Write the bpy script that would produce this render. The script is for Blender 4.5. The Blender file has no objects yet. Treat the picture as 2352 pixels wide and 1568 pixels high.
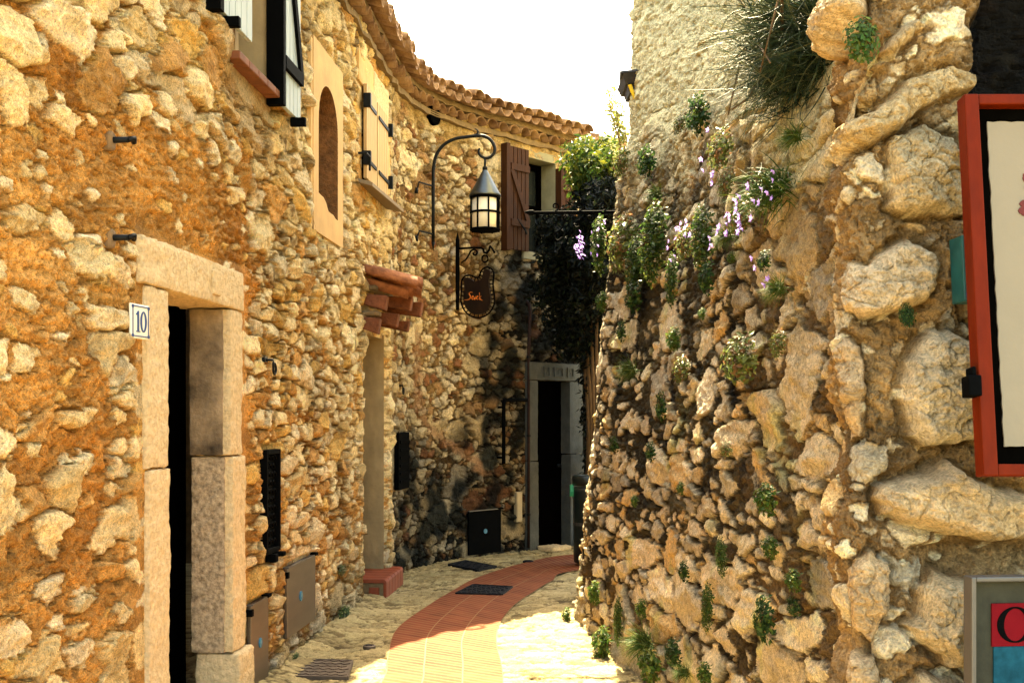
import bpy, math, random
import numpy as np
from mathutils import Vector, Matrix

R = math.radians
S = bpy.context.scene
COL = S.collection

# ------------------------------------------------------------------ camera
cam_d = bpy.data.cameras.new('camera')
cam = bpy.data.objects.new('camera', cam_d)
COL.objects.link(cam)
cam.location = (0, 0, 1.65)
cam.rotation_euler = (R(90), 0, 0)
cam_d.sensor_width = 36
cam_d.lens = 39.8
cam_d.shift_y = 0.0706
cam_d.clip_start = 0.05
cam_d.clip_end = 3000
S.camera = cam

# ------------------------------------------------------------------ light
SUN = Vector((0.005, 0.62, 0.78)).normalized()
w = bpy.data.worlds.new('World')
S.world = w
w.use_nodes = True
nt = w.node_tree
bg = nt.nodes['Background']
sky = nt.nodes.new('ShaderNodeTexSky')
sky.sky_type = 'NISHITA'
sky.sun_disc = False
sky.sun_elevation = math.asin(SUN.z)
sky.sun_rotation = math.atan2(SUN.x, SUN.y)
sky.air_density = 1.0
sky.dust_density = 2.5
sky.ozone_density = 0.6
nt.links.new(sky.outputs[0], bg.inputs[0])
bg.inputs[1].default_value = 0.15
sl = bpy.data.lights.new('sun', 'SUN')
sl.energy = 4.8
sl.angle = R(0.5)
sl.color = (1.0, 0.92, 0.78)
so = bpy.data.objects.new('sun', sl)
COL.objects.link(so)
so.rotation_euler = SUN.to_track_quat('Z', 'Y').to_euler()
so.location = (0, 20, 30)
vs = S.view_settings
vs.view_transform = 'Standard'
vs.look = 'None'
vs.gamma = 1
vs.exposure = 3.32
vs.use_white_balance = True
vs.white_balance_temperature = 9300
vs.white_balance_tint = 1
S.cycles.max_bounces = 8
S.cycles.diffuse_bounces = 3
S.cycles.use_adaptive_sampling = True

# ------------------------------------------------------------------ helpers
FPX, CX, HY, CH = 2600.0, 1176.0, 950.0, 1.65


def P(px, py, Y):
    """a point seen at pixel (px, py) of the 2352 px wide picture, Y metres ahead"""
    return Vector(((px - CX) / FPX * Y, Y, CH + (HY - py) / FPX * Y))


def G(px, py):
    Y = FPX * CH / (py - HY)
    return Vector(((px - CX) / FPX * Y, Y, 0))


U32 = np.uint32


def hsh(ix, iy, k):
    with np.errstate(over='ignore'):
        h = (ix.astype(np.int64) * 374761393 + iy.astype(np.int64) * 668265263 + k * 1442695041 + 974711) & 0xFFFFFFFF
        h = h.astype(np.uint64)
        h = ((h ^ (h >> np.uint64(15))) * np.uint64(2246822519)) & np.uint64(0xFFFFFFFF)
        h = ((h ^ (h >> np.uint64(13))) * np.uint64(3266489917)) & np.uint64(0xFFFFFFFF)
        h = h ^ (h >> np.uint64(16))
    return (h.astype(np.float64) / 4294967296.0).astype(np.float32)


def pn(x, y, seed=0):
    """gradient noise about -1..1"""
    x = np.asarray(x, np.float32)
    y = np.asarray(y, np.float32)
    ix = np.floor(x)
    iy = np.floor(y)
    fx = x - ix
    fy = y - iy
    ux = fx * fx * fx * (fx * (fx * 6 - 15) + 10)
    uy = fy * fy * fy * (fy * (fy * 6 - 15) + 10)

    def g(dx, dy):
        a = hsh(ix + dx, iy + dy, seed) * 6.2831853
        return np.cos(a) * (fx - dx) + np.sin(a) * (fy - dy)
    a = g(0, 0)
    b = g(1, 0)
    c = g(0, 1)
    d = g(1, 1)
    return ((a + (b - a) * ux) + ((c + (d - c) * ux) - (a + (b - a) * ux)) * uy) * 1.5


def fbm(x, y, seed=0, octv=4, gain=0.5):
    s = 0
    a = 1.0
    f = 1.0
    for o in range(octv):
        s = s + a * pn(x * f + 17.3 * o, y * f - 9.1 * o, seed + o)
        a *= gain
        f *= 2.03
    return s


def sstep(a, b, x):
    t = np.clip((x - a) / (b - a), 0, 1)
    return t * t * (3 - 2 * t)


def layer(Uu, Vv, cu, cv, seed, jit=0.8, warp=0.22):
    wx = warp * (pn(Uu / cu * 1.3, Vv / cv * 1.3, seed + 50) + 0.5 * pn(Uu / cu * 3.1, Vv / cv * 3.1, seed + 51))
    wy = warp * (pn(Uu / cu * 1.3 + 31, Vv / cv * 1.3, seed + 52) + 0.5 * pn(Uu / cu * 3.1, Vv / cv * 3.1 + 7, seed + 53))
    a = Uu / cu + wx
    b = Vv / cv + wy
    iv = np.floor(b)
    F1 = np.full(a.shape, 9.0, np.float32)
    F2 = np.full(a.shape, 9.0, np.float32)
    bx = np.zeros(a.shape, np.float32)
    by = np.zeros(a.shape, np.float32)
    ox = np.zeros(a.shape, np.float32)
    oy = np.zeros(a.shape, np.float32)
    for dj in (-1, 0, 1):
        cy = iv + dj
        off = 0.5 * np.mod(cy, 2)
        iu = np.floor(a - off)
        for di in (-1, 0, 1):
            cx = iu + di
            sx = cx + off + 0.5 + (hsh(cx, cy, seed) - 0.5) * jit
            sy = cy + 0.5 + (hsh(cx, cy, seed + 1) - 0.5) * jit
            q = hsh(cx, cy, seed + 2)
            th = hsh(cx, cy, seed + 3) * 3.14
            dx = a - sx
            dy = b - sy
            st = 0.35 * (hsh(cx, cy, seed + 4) - 0.2)
            c, s_ = np.cos(th), np.sin(th)
            p = dx * c + dy * s_
            r = -dx * s_ + dy * c
            d = np.sqrt((p * (1 + st)) ** 2 + (r * (1 - st)) ** 2) * (0.78 + 0.5 * q)
            m1 = d < F1
            F2 = np.where(m1, F1, np.minimum(F2, d))
            F1 = np.where(m1, d, F1)
            bx = np.where(m1, cx, bx)
            by = np.where(m1, cy, by)
            ox = np.where(m1, dx * cu, ox)
            oy = np.where(m1, dy * cv, oy)
    return F1, F2, bx, by, ox, oy


def rubble(Uu, Vv, layers, seed, mort_amp=0.012, mort_f=22.0, pal=None, mortar=(0.5, 0.28, 0.1), mort_var=0.25, mort2=None):
    """height field and colour of a rubble wall; layers = dict(cu, cv, keep(U,V)->prob, gap, H, rnd, base)"""
    g1 = fbm(Uu * mort_f, Vv * mort_f, seed + 900, 4, 0.6)
    g2 = pn(Uu * 5, Vv * 5, seed + 910)
    h = mort_amp * g1 + 0.012 * g2 - mort_amp * 1.6 * np.clip(-g1 - 0.35, 0, 1)
    mk = np.zeros(Uu.shape, np.float32)
    mm = np.array(mortar, np.float32)
    t = (1 + mort_var * fbm(Uu * 3, Vv * 3, seed + 920, 4, 0.65))[..., None]
    col = mm * np.clip(t, 0.45, 1.6)
    if mort2 is not None:
        k = np.clip(0.5 + 0.8 * fbm(Uu * 1.1, Vv * 1.1, seed + 930, 3), 0, 1)[..., None]
        col = col * (1 - k) + np.array(mort2, np.float32) * np.clip(t, 0.45, 1.6) * k
    pal = np.array(pal, np.float32)
    for n, L in enumerate(layers):
        sd = seed + 100 * n
        cu, cv = L['cu'], L['cv']
        F1, F2, bx, by, ox, oy = layer(Uu, Vv, cu, cv, sd, L.get('jit', 0.8), L.get('warp', 0.22))
        su = bx * cu
        sv = by * cv
        keep = hsh(bx, by, sd + 20) < L['keep'](su, sv)
        sc = min(cu, cv)
        e = (F2 - F1) * sc * 0.55 - L['gap'] * (0.6 + 0.8 * hsh(bx, by, sd + 25))
        e = e + 0.05 * sc * pn(Uu / sc * 2.6, Vv / sc * 2.6, sd + 30) + 0.045 * sc * pn(Uu / sc * 7.5, Vv / sc * 7.5, sd + 34)
        rnd = L['rnd']
        pr = 1 - (1 - np.clip(e / rnd, 0, 1)) ** 2.2
        H = L['H'] * (0.45 + 0.9 * hsh(bx, by, sd + 21))
        fac = np.full(Uu.shape, 9.0, np.float32)
        sl_ = L.get('slope', 0.38)
        for j in range(4):
            gx = (hsh(bx, by, sd + 40 + j) - 0.5) * 2 * sl_
            gy = (hsh(bx, by, sd + 60 + j) - 0.5) * 2 * sl_
            of = hsh(bx, by, sd + 80 + j) * 0.4 + 0.55
            fac = np.minimum(fac, H * of + gx * ox + gy * oy)
        rough = 0.05 * sc * fbm(Uu / sc * 3.5 + bx * 3.7, Vv / sc * 3.5 + by * 5.1, sd + 31, 4, 0.6)
        hs = L.get('base', 0.0) + np.minimum(fac, H) * pr + rough * pr
        ok = keep & (e > 0)
        groove = keep & (e <= 0) & (e > -L['gap'] * 1.2)
        h = np.where(groove, np.minimum(h, h * 0.4 - L.get('deep', 0.012)), h)
        m = np.where(ok, np.clip(e / 0.008, 0, 1), 0)
        h = np.where(ok, np.maximum(hs, h * 0.35) * m + h * (1 - m), h)
        pi = np.floor(hsh(bx, by, sd + 22) * len(pal)).astype(int)
        pc = pal[np.clip(pi, 0, len(pal) - 1)]
        tv = (0.82 + 0.36 * hsh(bx, by, sd + 23)) * (1 + 0.16 * fbm(Uu / sc * 1.7, Vv / sc * 1.7, sd + 33, 4, 0.65))
        pc = pc * tv[..., None]
        m2 = (m * np.clip(0.25 + 2.2 * pr, 0, 1))[..., None]
        col = col * (1 - m2) + pc * m2
        mk = np.where(ok, 1.0, mk * np.where(groove, 0, 1))
    return h, np.clip(col, 0.004, 0.9), mk


def setp(o, label=None, cat=None, group=None, kind=None):
    if label: o['label'] = label
    if cat: o['category'] = cat
    if group: o['group'] = group
    if kind: o['kind'] = kind
    return o


ORIG = {}


def thing(name, label, cat, loc=(0, 0, 0), group=None):
    o = bpy.data.objects.new(name, None)
    COL.objects.link(o)
    o.location = loc
    o.empty_display_size = 0.1
    ORIG[o.name] = Vector(loc)
    return setp(o, label, cat, group)


def origin_of(p):
    while p.parent:
        p = p.parent
    return ORIG.get(p.name, Vector((0, 0, 0)))


def mesh_obj(name, me, m, parent=None):
    o = bpy.data.objects.new(name, me)
    COL.objects.link(o)
    if m is not None:
        me.materials.append(m)
    if parent is not None:
        o.parent = parent
    return o


def np_mesh(name, V, F, m, parent=None, cols=None, smooth=True, uv=None):
    """V (n,3), F (k,4) or (k,3) arrays in world space"""
    V = np.asarray(V, np.float32)
    if parent is not None:
        V = V - np.array(origin_of(parent), np.float32)
    F = np.asarray(F, np.int32)
    k = F.shape[1]
    me = bpy.data.meshes.new(name)
    me.vertices.add(len(V))
    me.vertices.foreach_set('co', V.ravel())
    me.loops.add(F.size)
    me.loops.foreach_set('vertex_index', F.ravel())
    me.polygons.add(len(F))
    me.polygons.foreach_set('loop_start', np.arange(0, F.size, k, dtype=np.int32))
    me.polygons.foreach_set('loop_total', np.full(len(F), k, np.int32))
    me.polygons.foreach_set('use_smooth', np.full(len(F), smooth, bool))
    me.update(calc_edges=True)
    if cols is not None:
        at = me.color_attributes.new('Col', 'FLOAT_COLOR', 'POINT')
        c4 = np.ones((len(V), 4), np.float32)
        c4[:, :cols.shape[1]] = cols
        at.data.foreach_set('color', c4.ravel())
    if uv is not None:
        ul = me.uv_layers.new(name='UVMap')
        ul.data.foreach_set('uv', np.asarray(uv, np.float32)[F.ravel()].ravel())
    me.validate()
    return mesh_obj(name, me, m, parent)


def grid_mesh(name, X, Y, Z, m, parent=None, col=None, hole=None, mask=None, uv=None):
    nv, nu = X.shape
    V = np.stack([X, Y, Z], -1).reshape(-1, 3)
    i = np.arange(nv * nu).reshape(nv, nu)
    F = np.stack([i[:-1, :-1], i[:-1, 1:], i[1:, 1:], i[1:, :-1]], -1)
    if hole is not None:
        F = F[~hole[:-1, :-1]]
    else:
        F = F.reshape(-1, 4)
    c = None
    if col is not None:
        c = col.reshape(-1, 3)
        if mask is not None:
            c = np.concatenate([c, mask.reshape(-1, 1)], 1)
    return np_mesh(name, V, F.reshape(-1, 4), m, parent, c, True, uv)


class MB:
    def __init__(s):
        s.v = []
        s.f = []

    def add(s, vs_, fs):
        b = len(s.v)
        s.v += [Vector(p) for p in vs_]
        s.f += [tuple(i + b for i in f) for f in fs]

    def hexa(s, p):
        s.add(p, [(0, 3, 2, 1), (4, 5, 6, 7), (0, 1, 5, 4), (1, 2, 6, 5), (2, 3, 7, 6), (3, 0, 4, 7)])

    def fbox(s, fr, a0, a1, b0, b1, c0, c1):
        s.hexa([fr(a0, b0, c0), fr(a1, b0, c0), fr(a1, b1, c0), fr(a0, b1, c0),
                fr(a0, b0, c1), fr(a1, b0, c1), fr(a1, b1, c1), fr(a0, b1, c1)])

    def tube(s, pts, r, n=8, closed=False, cap=True):
        pts = [Vector(p) for p in pts]
        N = len(pts)
        rs = r if isinstance(r, (list, tuple)) else [r] * N
        t0 = (pts[1] - pts[0]).normalized()
        up = Vector((0, 0, 1)) if abs(t0.z) < 0.9 else Vector((1, 0, 0))
        nrm = (up - t0 * up.dot(t0)).normalized()
        base = len(s.v)
        for i in range(N):
            if closed:
                t = (pts[(i + 1) % N] - pts[i - 1]).normalized()
            else:
                t = (pts[min(i + 1, N - 1)] - pts[max(i - 1, 0)])
                t = t.normalized() if t.length > 1e-9 else t0
            nrm = (nrm - t * nrm.dot(t))
            nrm = nrm.normalized() if nrm.length > 1e-6 else t.orthogonal().normalized()
            bi = t.cross(nrm)
            for k in range(n):
                a = 2 * math.pi * k / n
                s.v.append(pts[i] + (nrm * math.cos(a) + bi * math.sin(a)) * rs[i])
        M = N if closed else N - 1
        for i in range(M):
            for k in range(n):
                a = base + i * n + k
                b = base + i * n + (k + 1) % n
                c = base + ((i + 1) % N) * n + (k + 1) % n
                d = base + ((i + 1) % N) * n + k
                s.f.append((a, b, c, d))
        if cap and not closed:
            s.f.append(tuple(base + k for k in reversed(range(n))))
            s.f.append(tuple(base + (N - 1) * n + k for k in range(n)))

    def lathe(s, prof, c, n=20, axis=None):
        """prof = [(r, z)] about a vertical line at c"""
        base = len(s.v)
        c = Vector(c)
        for r, z in prof:
            for k in range(n):
                a = 2 * math.pi * k / n
                s.v.append(c + Vector((r * math.cos(a), r * math.sin(a), z)))
        for i in range(len(prof) - 1):
            for k in range(n):
                s.f.append((base + i * n + k, base + i * n + (k + 1) % n, base + (i + 1) * n + (k + 1) % n, base + (i + 1) * n + k))
        s.f.append(tuple(base + k for k in reversed(range(n))))
        s.f.append(tuple(base + (len(prof) - 1) * n + k for k in range(n)))

    def prism(s, fr, pts, b0, b1):
        """outline pts in (a, c) extruded along b"""
        n = len(pts)
        base = len(s.v)
        for b in (b0, b1):
            for a, c in pts:
                s.v.append(fr(a, b, c))
        s.f.append(tuple(base + i for i in range(n)))
        s.f.append(tuple(base + n + i for i in reversed(range(n))))
        for i in range(n):
            j = (i + 1) % n
            s.f.append((base + i, base + n + i, base + n + j, base + j))

    def sweep(s, rings, close=True):
        """list of rings of points, joined in order"""
        base = len(s.v)
        n = len(rings[0])
        for r_ in rings:
            s.v += [Vector(p) for p in r_]
        for i in range(len(rings) - 1):
            for k in range(n if close else n - 1):
                a = base + i * n + k
                b = base + i * n + (k + 1) % n
                s.f.append((a, b, b + n, a + n))
        if close:
            s.f.append(tuple(base + k for k in reversed(range(n))))
            s.f.append(tuple(base + (len(rings) - 1) * n + k for k in range(n)))

    def build(s, name, m, parent=None, bevel=0, smooth=False, seg=2):
        me = bpy.data.meshes.new(name)
        o0 = origin_of(parent) if parent is not None else Vector((0, 0, 0))
        me.from_pydata([p - o0 for p in s.v], [], s.f)
        me.validate()
        import bmesh
        bm = bmesh.new()
        bm.from_mesh(me)
        bmesh.ops.recalc_face_normals(bm, faces=bm.faces)
        for f in bm.faces:
            f.smooth = smooth
        bm.to_mesh(me)
        bm.free()
        o = mesh_obj(name, me, m, parent)
        if bevel:
            md = o.modifiers.new('bevel', 'BEVEL')
            md.width = bevel
            md.segments = seg
            md.limit_method = 'ANGLE'
            md.angle_limit = R(40)
        return o


def build_each(mb, name, m, parent=None, bevel=0, smooth=False):
    """one object for every separate piece collected in mb"""
    par = list(range(len(mb.v)))

    def find(i):
        while par[i] != i:
            par[i] = par[par[i]]
            i = par[i]
        return i
    for f in mb.f:
        for q in f[1:]:
            par[find(q)] = find(f[0])
    groups = {}
    for f in mb.f:
        groups.setdefault(find(f[0]), []).append(f)
    for fs in groups.values():
        ids = sorted({i for f in fs for i in f})
        k = {i: n for n, i in enumerate(ids)}
        b = MB()
        b.v = [mb.v[i] for i in ids]
        b.f = [tuple(k[i] for i in f) for f in fs]
        b.build(name, m, parent, bevel, smooth)


def frame(o, ex, ey, ez=Vector((0, 0, 1))):
    o = Vector(o)
    ex = Vector(ex)
    ey = Vector(ey)
    return lambda a, b, c: o + ex * a + ey * b + ez * c


def rough_block(name, fr, a0, a1, b0, b1, c0, c1, m, parent, amp=0.006, res=0.02, seed=0, rnd=0.012, jig=0.0):
    """a hewn stone block: a box with worn corners and an uneven face"""
    L = (a1 - a0, b1 - b0, c1 - c0)
    n = [max(2, int(round(l / res))) for l in L]
    Vs, Fs = [], []
    base = 0

    def face(ax, val, i, j, flip):
        nonlocal base
        g = [np.linspace((a0, b0, c0)[q], (a1, b1, c1)[q], n[q] + 1) for q in (i, j)]
        A, B = np.meshgrid(g[0], g[1], indexing='ij')
        pts = np.zeros(A.shape + (3,))
        pts[..., i] = A
        pts[..., j] = B
        pts[..., ax] = val
        Vs.append(pts.reshape(-1, 3))
        idx = np.arange(A.size).reshape(A.shape) + base
        f = np.stack([idx[:-1, :-1], idx[1:, :-1], idx[1:, 1:], idx[:-1, 1:]], -1).reshape(-1, 4)
        if flip: f = f[:, ::-1]
        Fs.append(f)
        base += A.size
    face(0, a0, 1, 2, True)
    face(0, a1, 1, 2, False)
    face(1, b0, 2, 0, True)
    face(1, b1, 2, 0, False)
    face(2, c0, 0, 1, True)
    face(2, c1, 0, 1, False)
    V = np.concatenate(Vs)
    lo = np.array([a0, b0, c0]) + rnd
    hi = np.array([a1, b1, c1]) - rnd
    inner = np.clip(V, lo, hi)
    d = V - inner
    ln = np.linalg.norm(d, axis=1, keepdims=True)
    N = d / np.maximum(ln, 1e-9)
    V = inner + N * rnd
    q = fbm(V[:, 0] * 14 + V[:, 1] * 9 + seed, V[:, 2] * 14 - V[:, 1] * 7, seed, 4, 0.6)
    q2 = pn(V[:, 0] * 3 + V[:, 1] * 3 + seed, V[:, 2] * 3 + V[:, 1], seed + 9)
    V = V + N * (amp * q + amp * 0.8 * q2)[:, None]
    W = np.array([fr(*p) for p in V])
    return np_mesh(name, W, np.concatenate(Fs), m, parent, None, True)


# ------------------------------------------------------------------ materials
MATS = {}


def new_mat(name):
    m = bpy.data.materials.new(name)
    m.use_nodes = True
    n = m.node_tree.nodes
    b = n['Principled BSDF']
    return m, m.node_tree, n, b


def mat(name, col, rough=0.8, metal=0.0, var=0.25, scale=12, bump=0.3, bdist=0.004, bscale=60, spec=0.3, stretch=None, col2=None):
    if name in MATS: return MATS[name]
    m, t, n, b = new_mat(name)
    tc = n.new('ShaderNodeTexCoord')
    mp = n.new('ShaderNodeMapping')
    t.links.new(tc.outputs['Object'], mp.inputs[0])
    if stretch: mp.inputs['Scale'].default_value = stretch
    nz = n.new('ShaderNodeTexNoise')
    nz.inputs['Scale'].default_value = scale
    nz.inputs['Detail'].default_value = 6
    nz.inputs['Roughness'].default_value = 0.65
    t.links.new(mp.outputs[0], nz.inputs[0])
    rp = n.new('ShaderNodeValToRGB')
    c2 = col2 if col2 else tuple(min(1, c * (1 + var)) for c in col)
    c1 = tuple(c * (1 - var) for c in col)
    rp.color_ramp.elements[0].color = c1 + (1,)
    rp.color_ramp.elements[1].color = c2 + (1,)
    rp.color_ramp.elements[0].position = 0.3
    rp.color_ramp.elements[1].position = 0.7
    t.links.new(nz.outputs[0], rp.inputs[0])
    t.links.new(rp.outputs[0], b.inputs['Base Color'])
    b.inputs['Roughness'].default_value = rough
    b.inputs['Metallic'].default_value = metal
    b.inputs['Specular IOR Level'].default_value = spec
    if bump:
        nb = n.new('ShaderNodeTexNoise')
        nb.inputs['Scale'].default_value = bscale
        nb.inputs['Detail'].default_value = 5
        nb.inputs['Roughness'].default_value = 0.6
        t.links.new(mp.outputs[0], nb.inputs[0])
        bp = n.new('ShaderNodeBump')
        bp.inputs['Strength'].default_value = bump
        bp.inputs['Distance'].default_value = bdist
        t.links.new(nb.outputs[0], bp.inputs['Height'])
        t.links.new(bp.outputs[0], b.inputs['Normal'])
    MATS[name] = m
    return m


def wall_mat(name, bump=0.8, f1=55, f2=190, gvar=0.22, k=0.8):
    """rubble: colour from the mesh, grain and grit from noise"""
    m, t, n, b = new_mat(name)
    at = n.new('ShaderNodeAttribute')
    at.attribute_name = 'Col'
    tc = n.new('ShaderNodeTexCoord')
    n1 = n.new('ShaderNodeTexNoise')
    n1.inputs['Scale'].default_value = f1
    n1.inputs['Detail'].default_value = 7
    n1.inputs['Roughness'].default_value = 0.7
    t.links.new(tc.outputs['Object'], n1.inputs[0])
    n2 = n.new('ShaderNodeTexNoise')
    n2.inputs['Scale'].default_value = f2
    n2.inputs['Detail'].default_value = 3
    t.links.new(tc.outputs['Object'], n2.inputs[0])
    mr = n.new('ShaderNodeMapRange')
    mr.inputs['From Min'].default_value = 0.37
    mr.inputs['From Max'].default_value = 0.63
    mr.inputs['To Min'].default_value = (1 - gvar) * k
    mr.inputs['To Max'].default_value = (1 + gvar) * k
    mixn = n.new('ShaderNodeMath')
    mixn.operation = 'MULTIPLY_ADD'
    mixn.inputs[1].default_value = 0.45
    t.links.new(n2.outputs[0], mixn.inputs[0])
    half = n.new('ShaderNodeMath')
    half.operation = 'MULTIPLY'
    half.inputs[1].default_value = 0.55
    t.links.new(n1.outputs[0], half.inputs[0])
    t.links.new(half.outputs[0], mixn.inputs[2])
    t.links.new(mixn.outputs[0], mr.inputs[0])
    mx = n.new('ShaderNodeVectorMath')
    mx.operation = 'SCALE'
    t.links.new(at.outputs['Color'], mx.inputs[0])
    t.links.new(mr.outputs[0], mx.inputs['Scale'])
    t.links.new(mx.outputs[0], b.inputs['Base Color'])
    b.inputs['Roughness'].default_value = 0.92
    b.inputs['Specular IOR Level'].default_value = 0.15
    # fine cracks
    vo = n.new('ShaderNodeTexVoronoi')
    vo.feature = 'DISTANCE_TO_EDGE'
    vo.inputs['Scale'].default_value = 9
    wv = n.new('ShaderNodeVectorMath')
    wv.operation = 'MULTIPLY_ADD'
    t.links.new(n1.outputs['Color'], wv.inputs[0])
    wv.inputs[1].default_value = (0.22, 0.22, 0.22)
    t.links.new(tc.outputs['Object'], wv.inputs[2])
    t.links.new(wv.outputs[0], vo.inputs[0])
    vr = n.new('ShaderNodeMapRange')
    vr.inputs['From Max'].default_value = 0.06
    vr.inputs['To Min'].default_value = -0.12
    vr.inputs['To Max'].default_value = 0.0
    t.links.new(vo.outputs['Distance'], vr.inputs[0])
    vm = n.new('ShaderNodeMath')
    vm.operation = 'MULTIPLY'
    t.links.new(vr.outputs[0], vm.inputs[0])
    t.links.new(n1.outputs[0], vm.inputs[1])
    ad = n.new('ShaderNodeMath')
    ad.operation = 'ADD'
    t.links.new(n1.outputs[0], ad.inputs[0])
    m2 = n.new('ShaderNodeMath')
    m2.operation = 'MULTIPLY'
    m2.inputs[1].default_value = 0.6
    t.links.new(n2.outputs[0], m2.inputs[0])
    t.links.new(m2.outputs[0], ad.inputs[1])
    a2 = n.new('ShaderNodeMath')
    a2.operation = 'ADD'
    t.links.new(ad.outputs[0], a2.inputs[0])
    t.links.new(vm.outputs[0], a2.inputs[1])
    bp = n.new('ShaderNodeBump')
    bp.inputs['Strength'].default_value = bump
    bp.inputs['Distance'].default_value = 0.035
    t.links.new(a2.outputs[0], bp.inputs['Height'])
    t.links.new(bp.outputs[0], b.inputs['Normal'])
    return m


def leaf_mat(name, rough=0.45, trans=0.35):
    m, t, n, b = new_mat(name)
    at = n.new('ShaderNodeAttribute')
    at.attribute_name = 'Col'
    t.links.new(at.outputs['Color'], b.inputs['Base Color'])
    b.inputs['Roughness'].default_value = rough
    b.inputs['Specular IOR Level'].default_value = 0.14
    tr = n.new('ShaderNodeBsdfTranslucent')
    hs = n.new('ShaderNodeHueSaturation')
    hs.inputs['Value'].default_value = 1.5
    hs.inputs['Hue'].default_value = 0.48
    t.links.new(at.outputs['Color'], hs.inputs['Color'])
    t.links.new(hs.outputs[0], tr.inputs[0])
    mx = n.new('ShaderNodeMixShader')
    mx.inputs[0].default_value = trans
    t.links.new(b.outputs[0], mx.inputs[1])
    t.links.new(tr.outputs[0], mx.inputs[2])
    t.links.new(mx.outputs[0], n['Material Output'].inputs[0])
    return m


M_WALL = wall_mat('rubble stone', 1.0, 48, 170, 0.5, 1.2)
M_TOWER = wall_mat('weathered rubble', 1.0, 42, 150, 0.5, 1.0)
M_ROCK = wall_mat('boulder stone', 1.0, 34, 110, 0.4, 1.06)
M_PAVE = wall_mat('paving stone', 0.6, 40, 150, 0.3, 0.85)
M_LEAF = leaf_mat('leaf')
M_DLEAF = leaf_mat('dark leaf', 0.45, 0.22)
M_BLADE = leaf_mat('blade', 0.5, 0.3)
M_BLOOM = leaf_mat('petal', 0.6, 0.4)
M_HEWN = mat('hewn limestone', (0.58, 0.43, 0.25), 0.9, var=0.26, scale=34, bump=1.0, bdist=0.018, bscale=48)
M_REVEAL = mat('shaded limestone', (0.24, 0.165, 0.10), 0.92, var=0.5, scale=34, col2=(0.54, 0.40, 0.26), bump=1.0, bdist=0.014, bscale=30)  # darker copy of the jamb limestone, the reveal's shade put into its colour
M_SHADESTAIN = mat('shaded and stained limestone', (0.012, 0.006, 0.003), 0.92, var=0.6, scale=2.6, bump=1.0, bdist=0.014, bscale=30, col2=(0.40, 0.28, 0.17))  # shade under the lintel painted in together with black staining
M_GREYSTONE = mat('grey hewn stone', (0.060, 0.063, 0.056), 0.9, var=0.25, scale=8, bump=0.7, bdist=0.01, bscale=40)
M_PLASTER = mat('ochre plaster', (0.55, 0.34, 0.15), 0.92, var=0.14, scale=5, bump=0.4, bdist=0.005, bscale=45)
M_PLASTER2 = mat('beige plaster', (0.34, 0.245, 0.13), 0.92, var=0.22, scale=4, bump=0.4, bdist=0.006, bscale=30)
M_NICHE = mat('raw brown render', (0.16, 0.07, 0.025), 0.95, var=0.5, scale=14, bump=1.0, bdist=0.02, bscale=40)
M_IRON = mat('black iron', (0.003, 0.004, 0.005), 0.55, 0.0, var=0.4, scale=30, bump=0.25, bdist=0.002, bscale=120, spec=0.15)
M_BLACK = mat('black paint', (0.0016, 0.0018, 0.002), 0.8, var=0.3, bump=0.15, spec=0.02)
M_DARK = mat('dark interior', (0.0015, 0.0013, 0.001), 0.95, var=0.3, bump=0, spec=0.0)
M_DOORW = mat('dark old wood', (0.0009, 0.0007, 0.0006), 0.9, var=0.5, scale=10, bump=0.5, bscale=40, stretch=(6, 6, 0.6), spec=0.0)
M_WOOD = mat('red brown wood', (0.040, 0.014, 0.005), 0.65, var=0.45, scale=9, bump=0.4, bscale=50, stretch=(8, 8, 0.7), spec=0.1)
M_PALEWOOD = mat('pale sun bleached wood', (0.46, 0.30, 0.145), 0.75, var=0.16, scale=9, bump=0.35, bscale=50, stretch=(8, 8, 0.7))
M_SHEENWOOD = mat('sky sheen planks', (0.36, 0.42, 0.44), 0.7, var=0.1, scale=9, bump=0.3, bscale=50, stretch=(8, 8, 0.7))  # pale sky reflection painted onto dark shutter planks
M_TILE = mat('terracotta roof tile', (0.15, 0.058, 0.026), 0.9, var=0.5, scale=5.5, bump=0.8, bdist=0.01, bscale=40, col2=(0.32, 0.19, 0.10))
M_TILECAN = mat('orange roof tile', (0.22, 0.062, 0.024), 0.9, var=0.5, scale=9, bump=0.8, bdist=0.01, bscale=50, col2=(0.40, 0.145, 0.06))
M_TILERED = mat('red tile', (0.22, 0.042, 0.016), 0.6, var=0.25, scale=8, bump=0.3)
M_MORT = mat('roof mortar', (0.17, 0.115, 0.062), 0.95, var=0.3, scale=10, bump=0.9, bdist=0.015, bscale=30)
M_STEEL = mat('dull steel sheet', (0.13, 0.105, 0.08), 0.42, 0.85, var=0.15, scale=3, bump=0.08, bscale=30, stretch=(1, 1, 5))
M_ZINC = mat('zinc', (0.09, 0.10, 0.10), 0.4, 0.9, var=0.2, scale=6, bump=0.1)
M_ALU = mat('aluminium', (0.10, 0.095, 0.09), 0.45, 0.5, var=0.08, bump=0.05)
M_GLASS = mat('frosted lantern glass', (0.80, 0.74, 0.60), 0.35, var=0.1, scale=5, bump=0.2, bscale=30)
M_PANE = mat('dark window glass', (0.012, 0.016, 0.018), 0.15, var=0.2, bump=0.1, bscale=12, spec=0.5)
M_BLUE = mat('blue enamel', (0.012, 0.14, 0.24), 0.35, var=0.15, bump=0)
M_NAVY = mat('navy enamel', (0.012, 0.045, 0.16), 0.35, var=0.1, bump=0)
M_WENAM = mat('white enamel', (0.78, 0.75, 0.64), 0.3, var=0.05, bump=0.05)
M_BIN = mat('dark green plastic', (0.008, 0.014, 0.012), 0.35, var=0.2, bump=0.05, spec=0.5)
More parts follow.
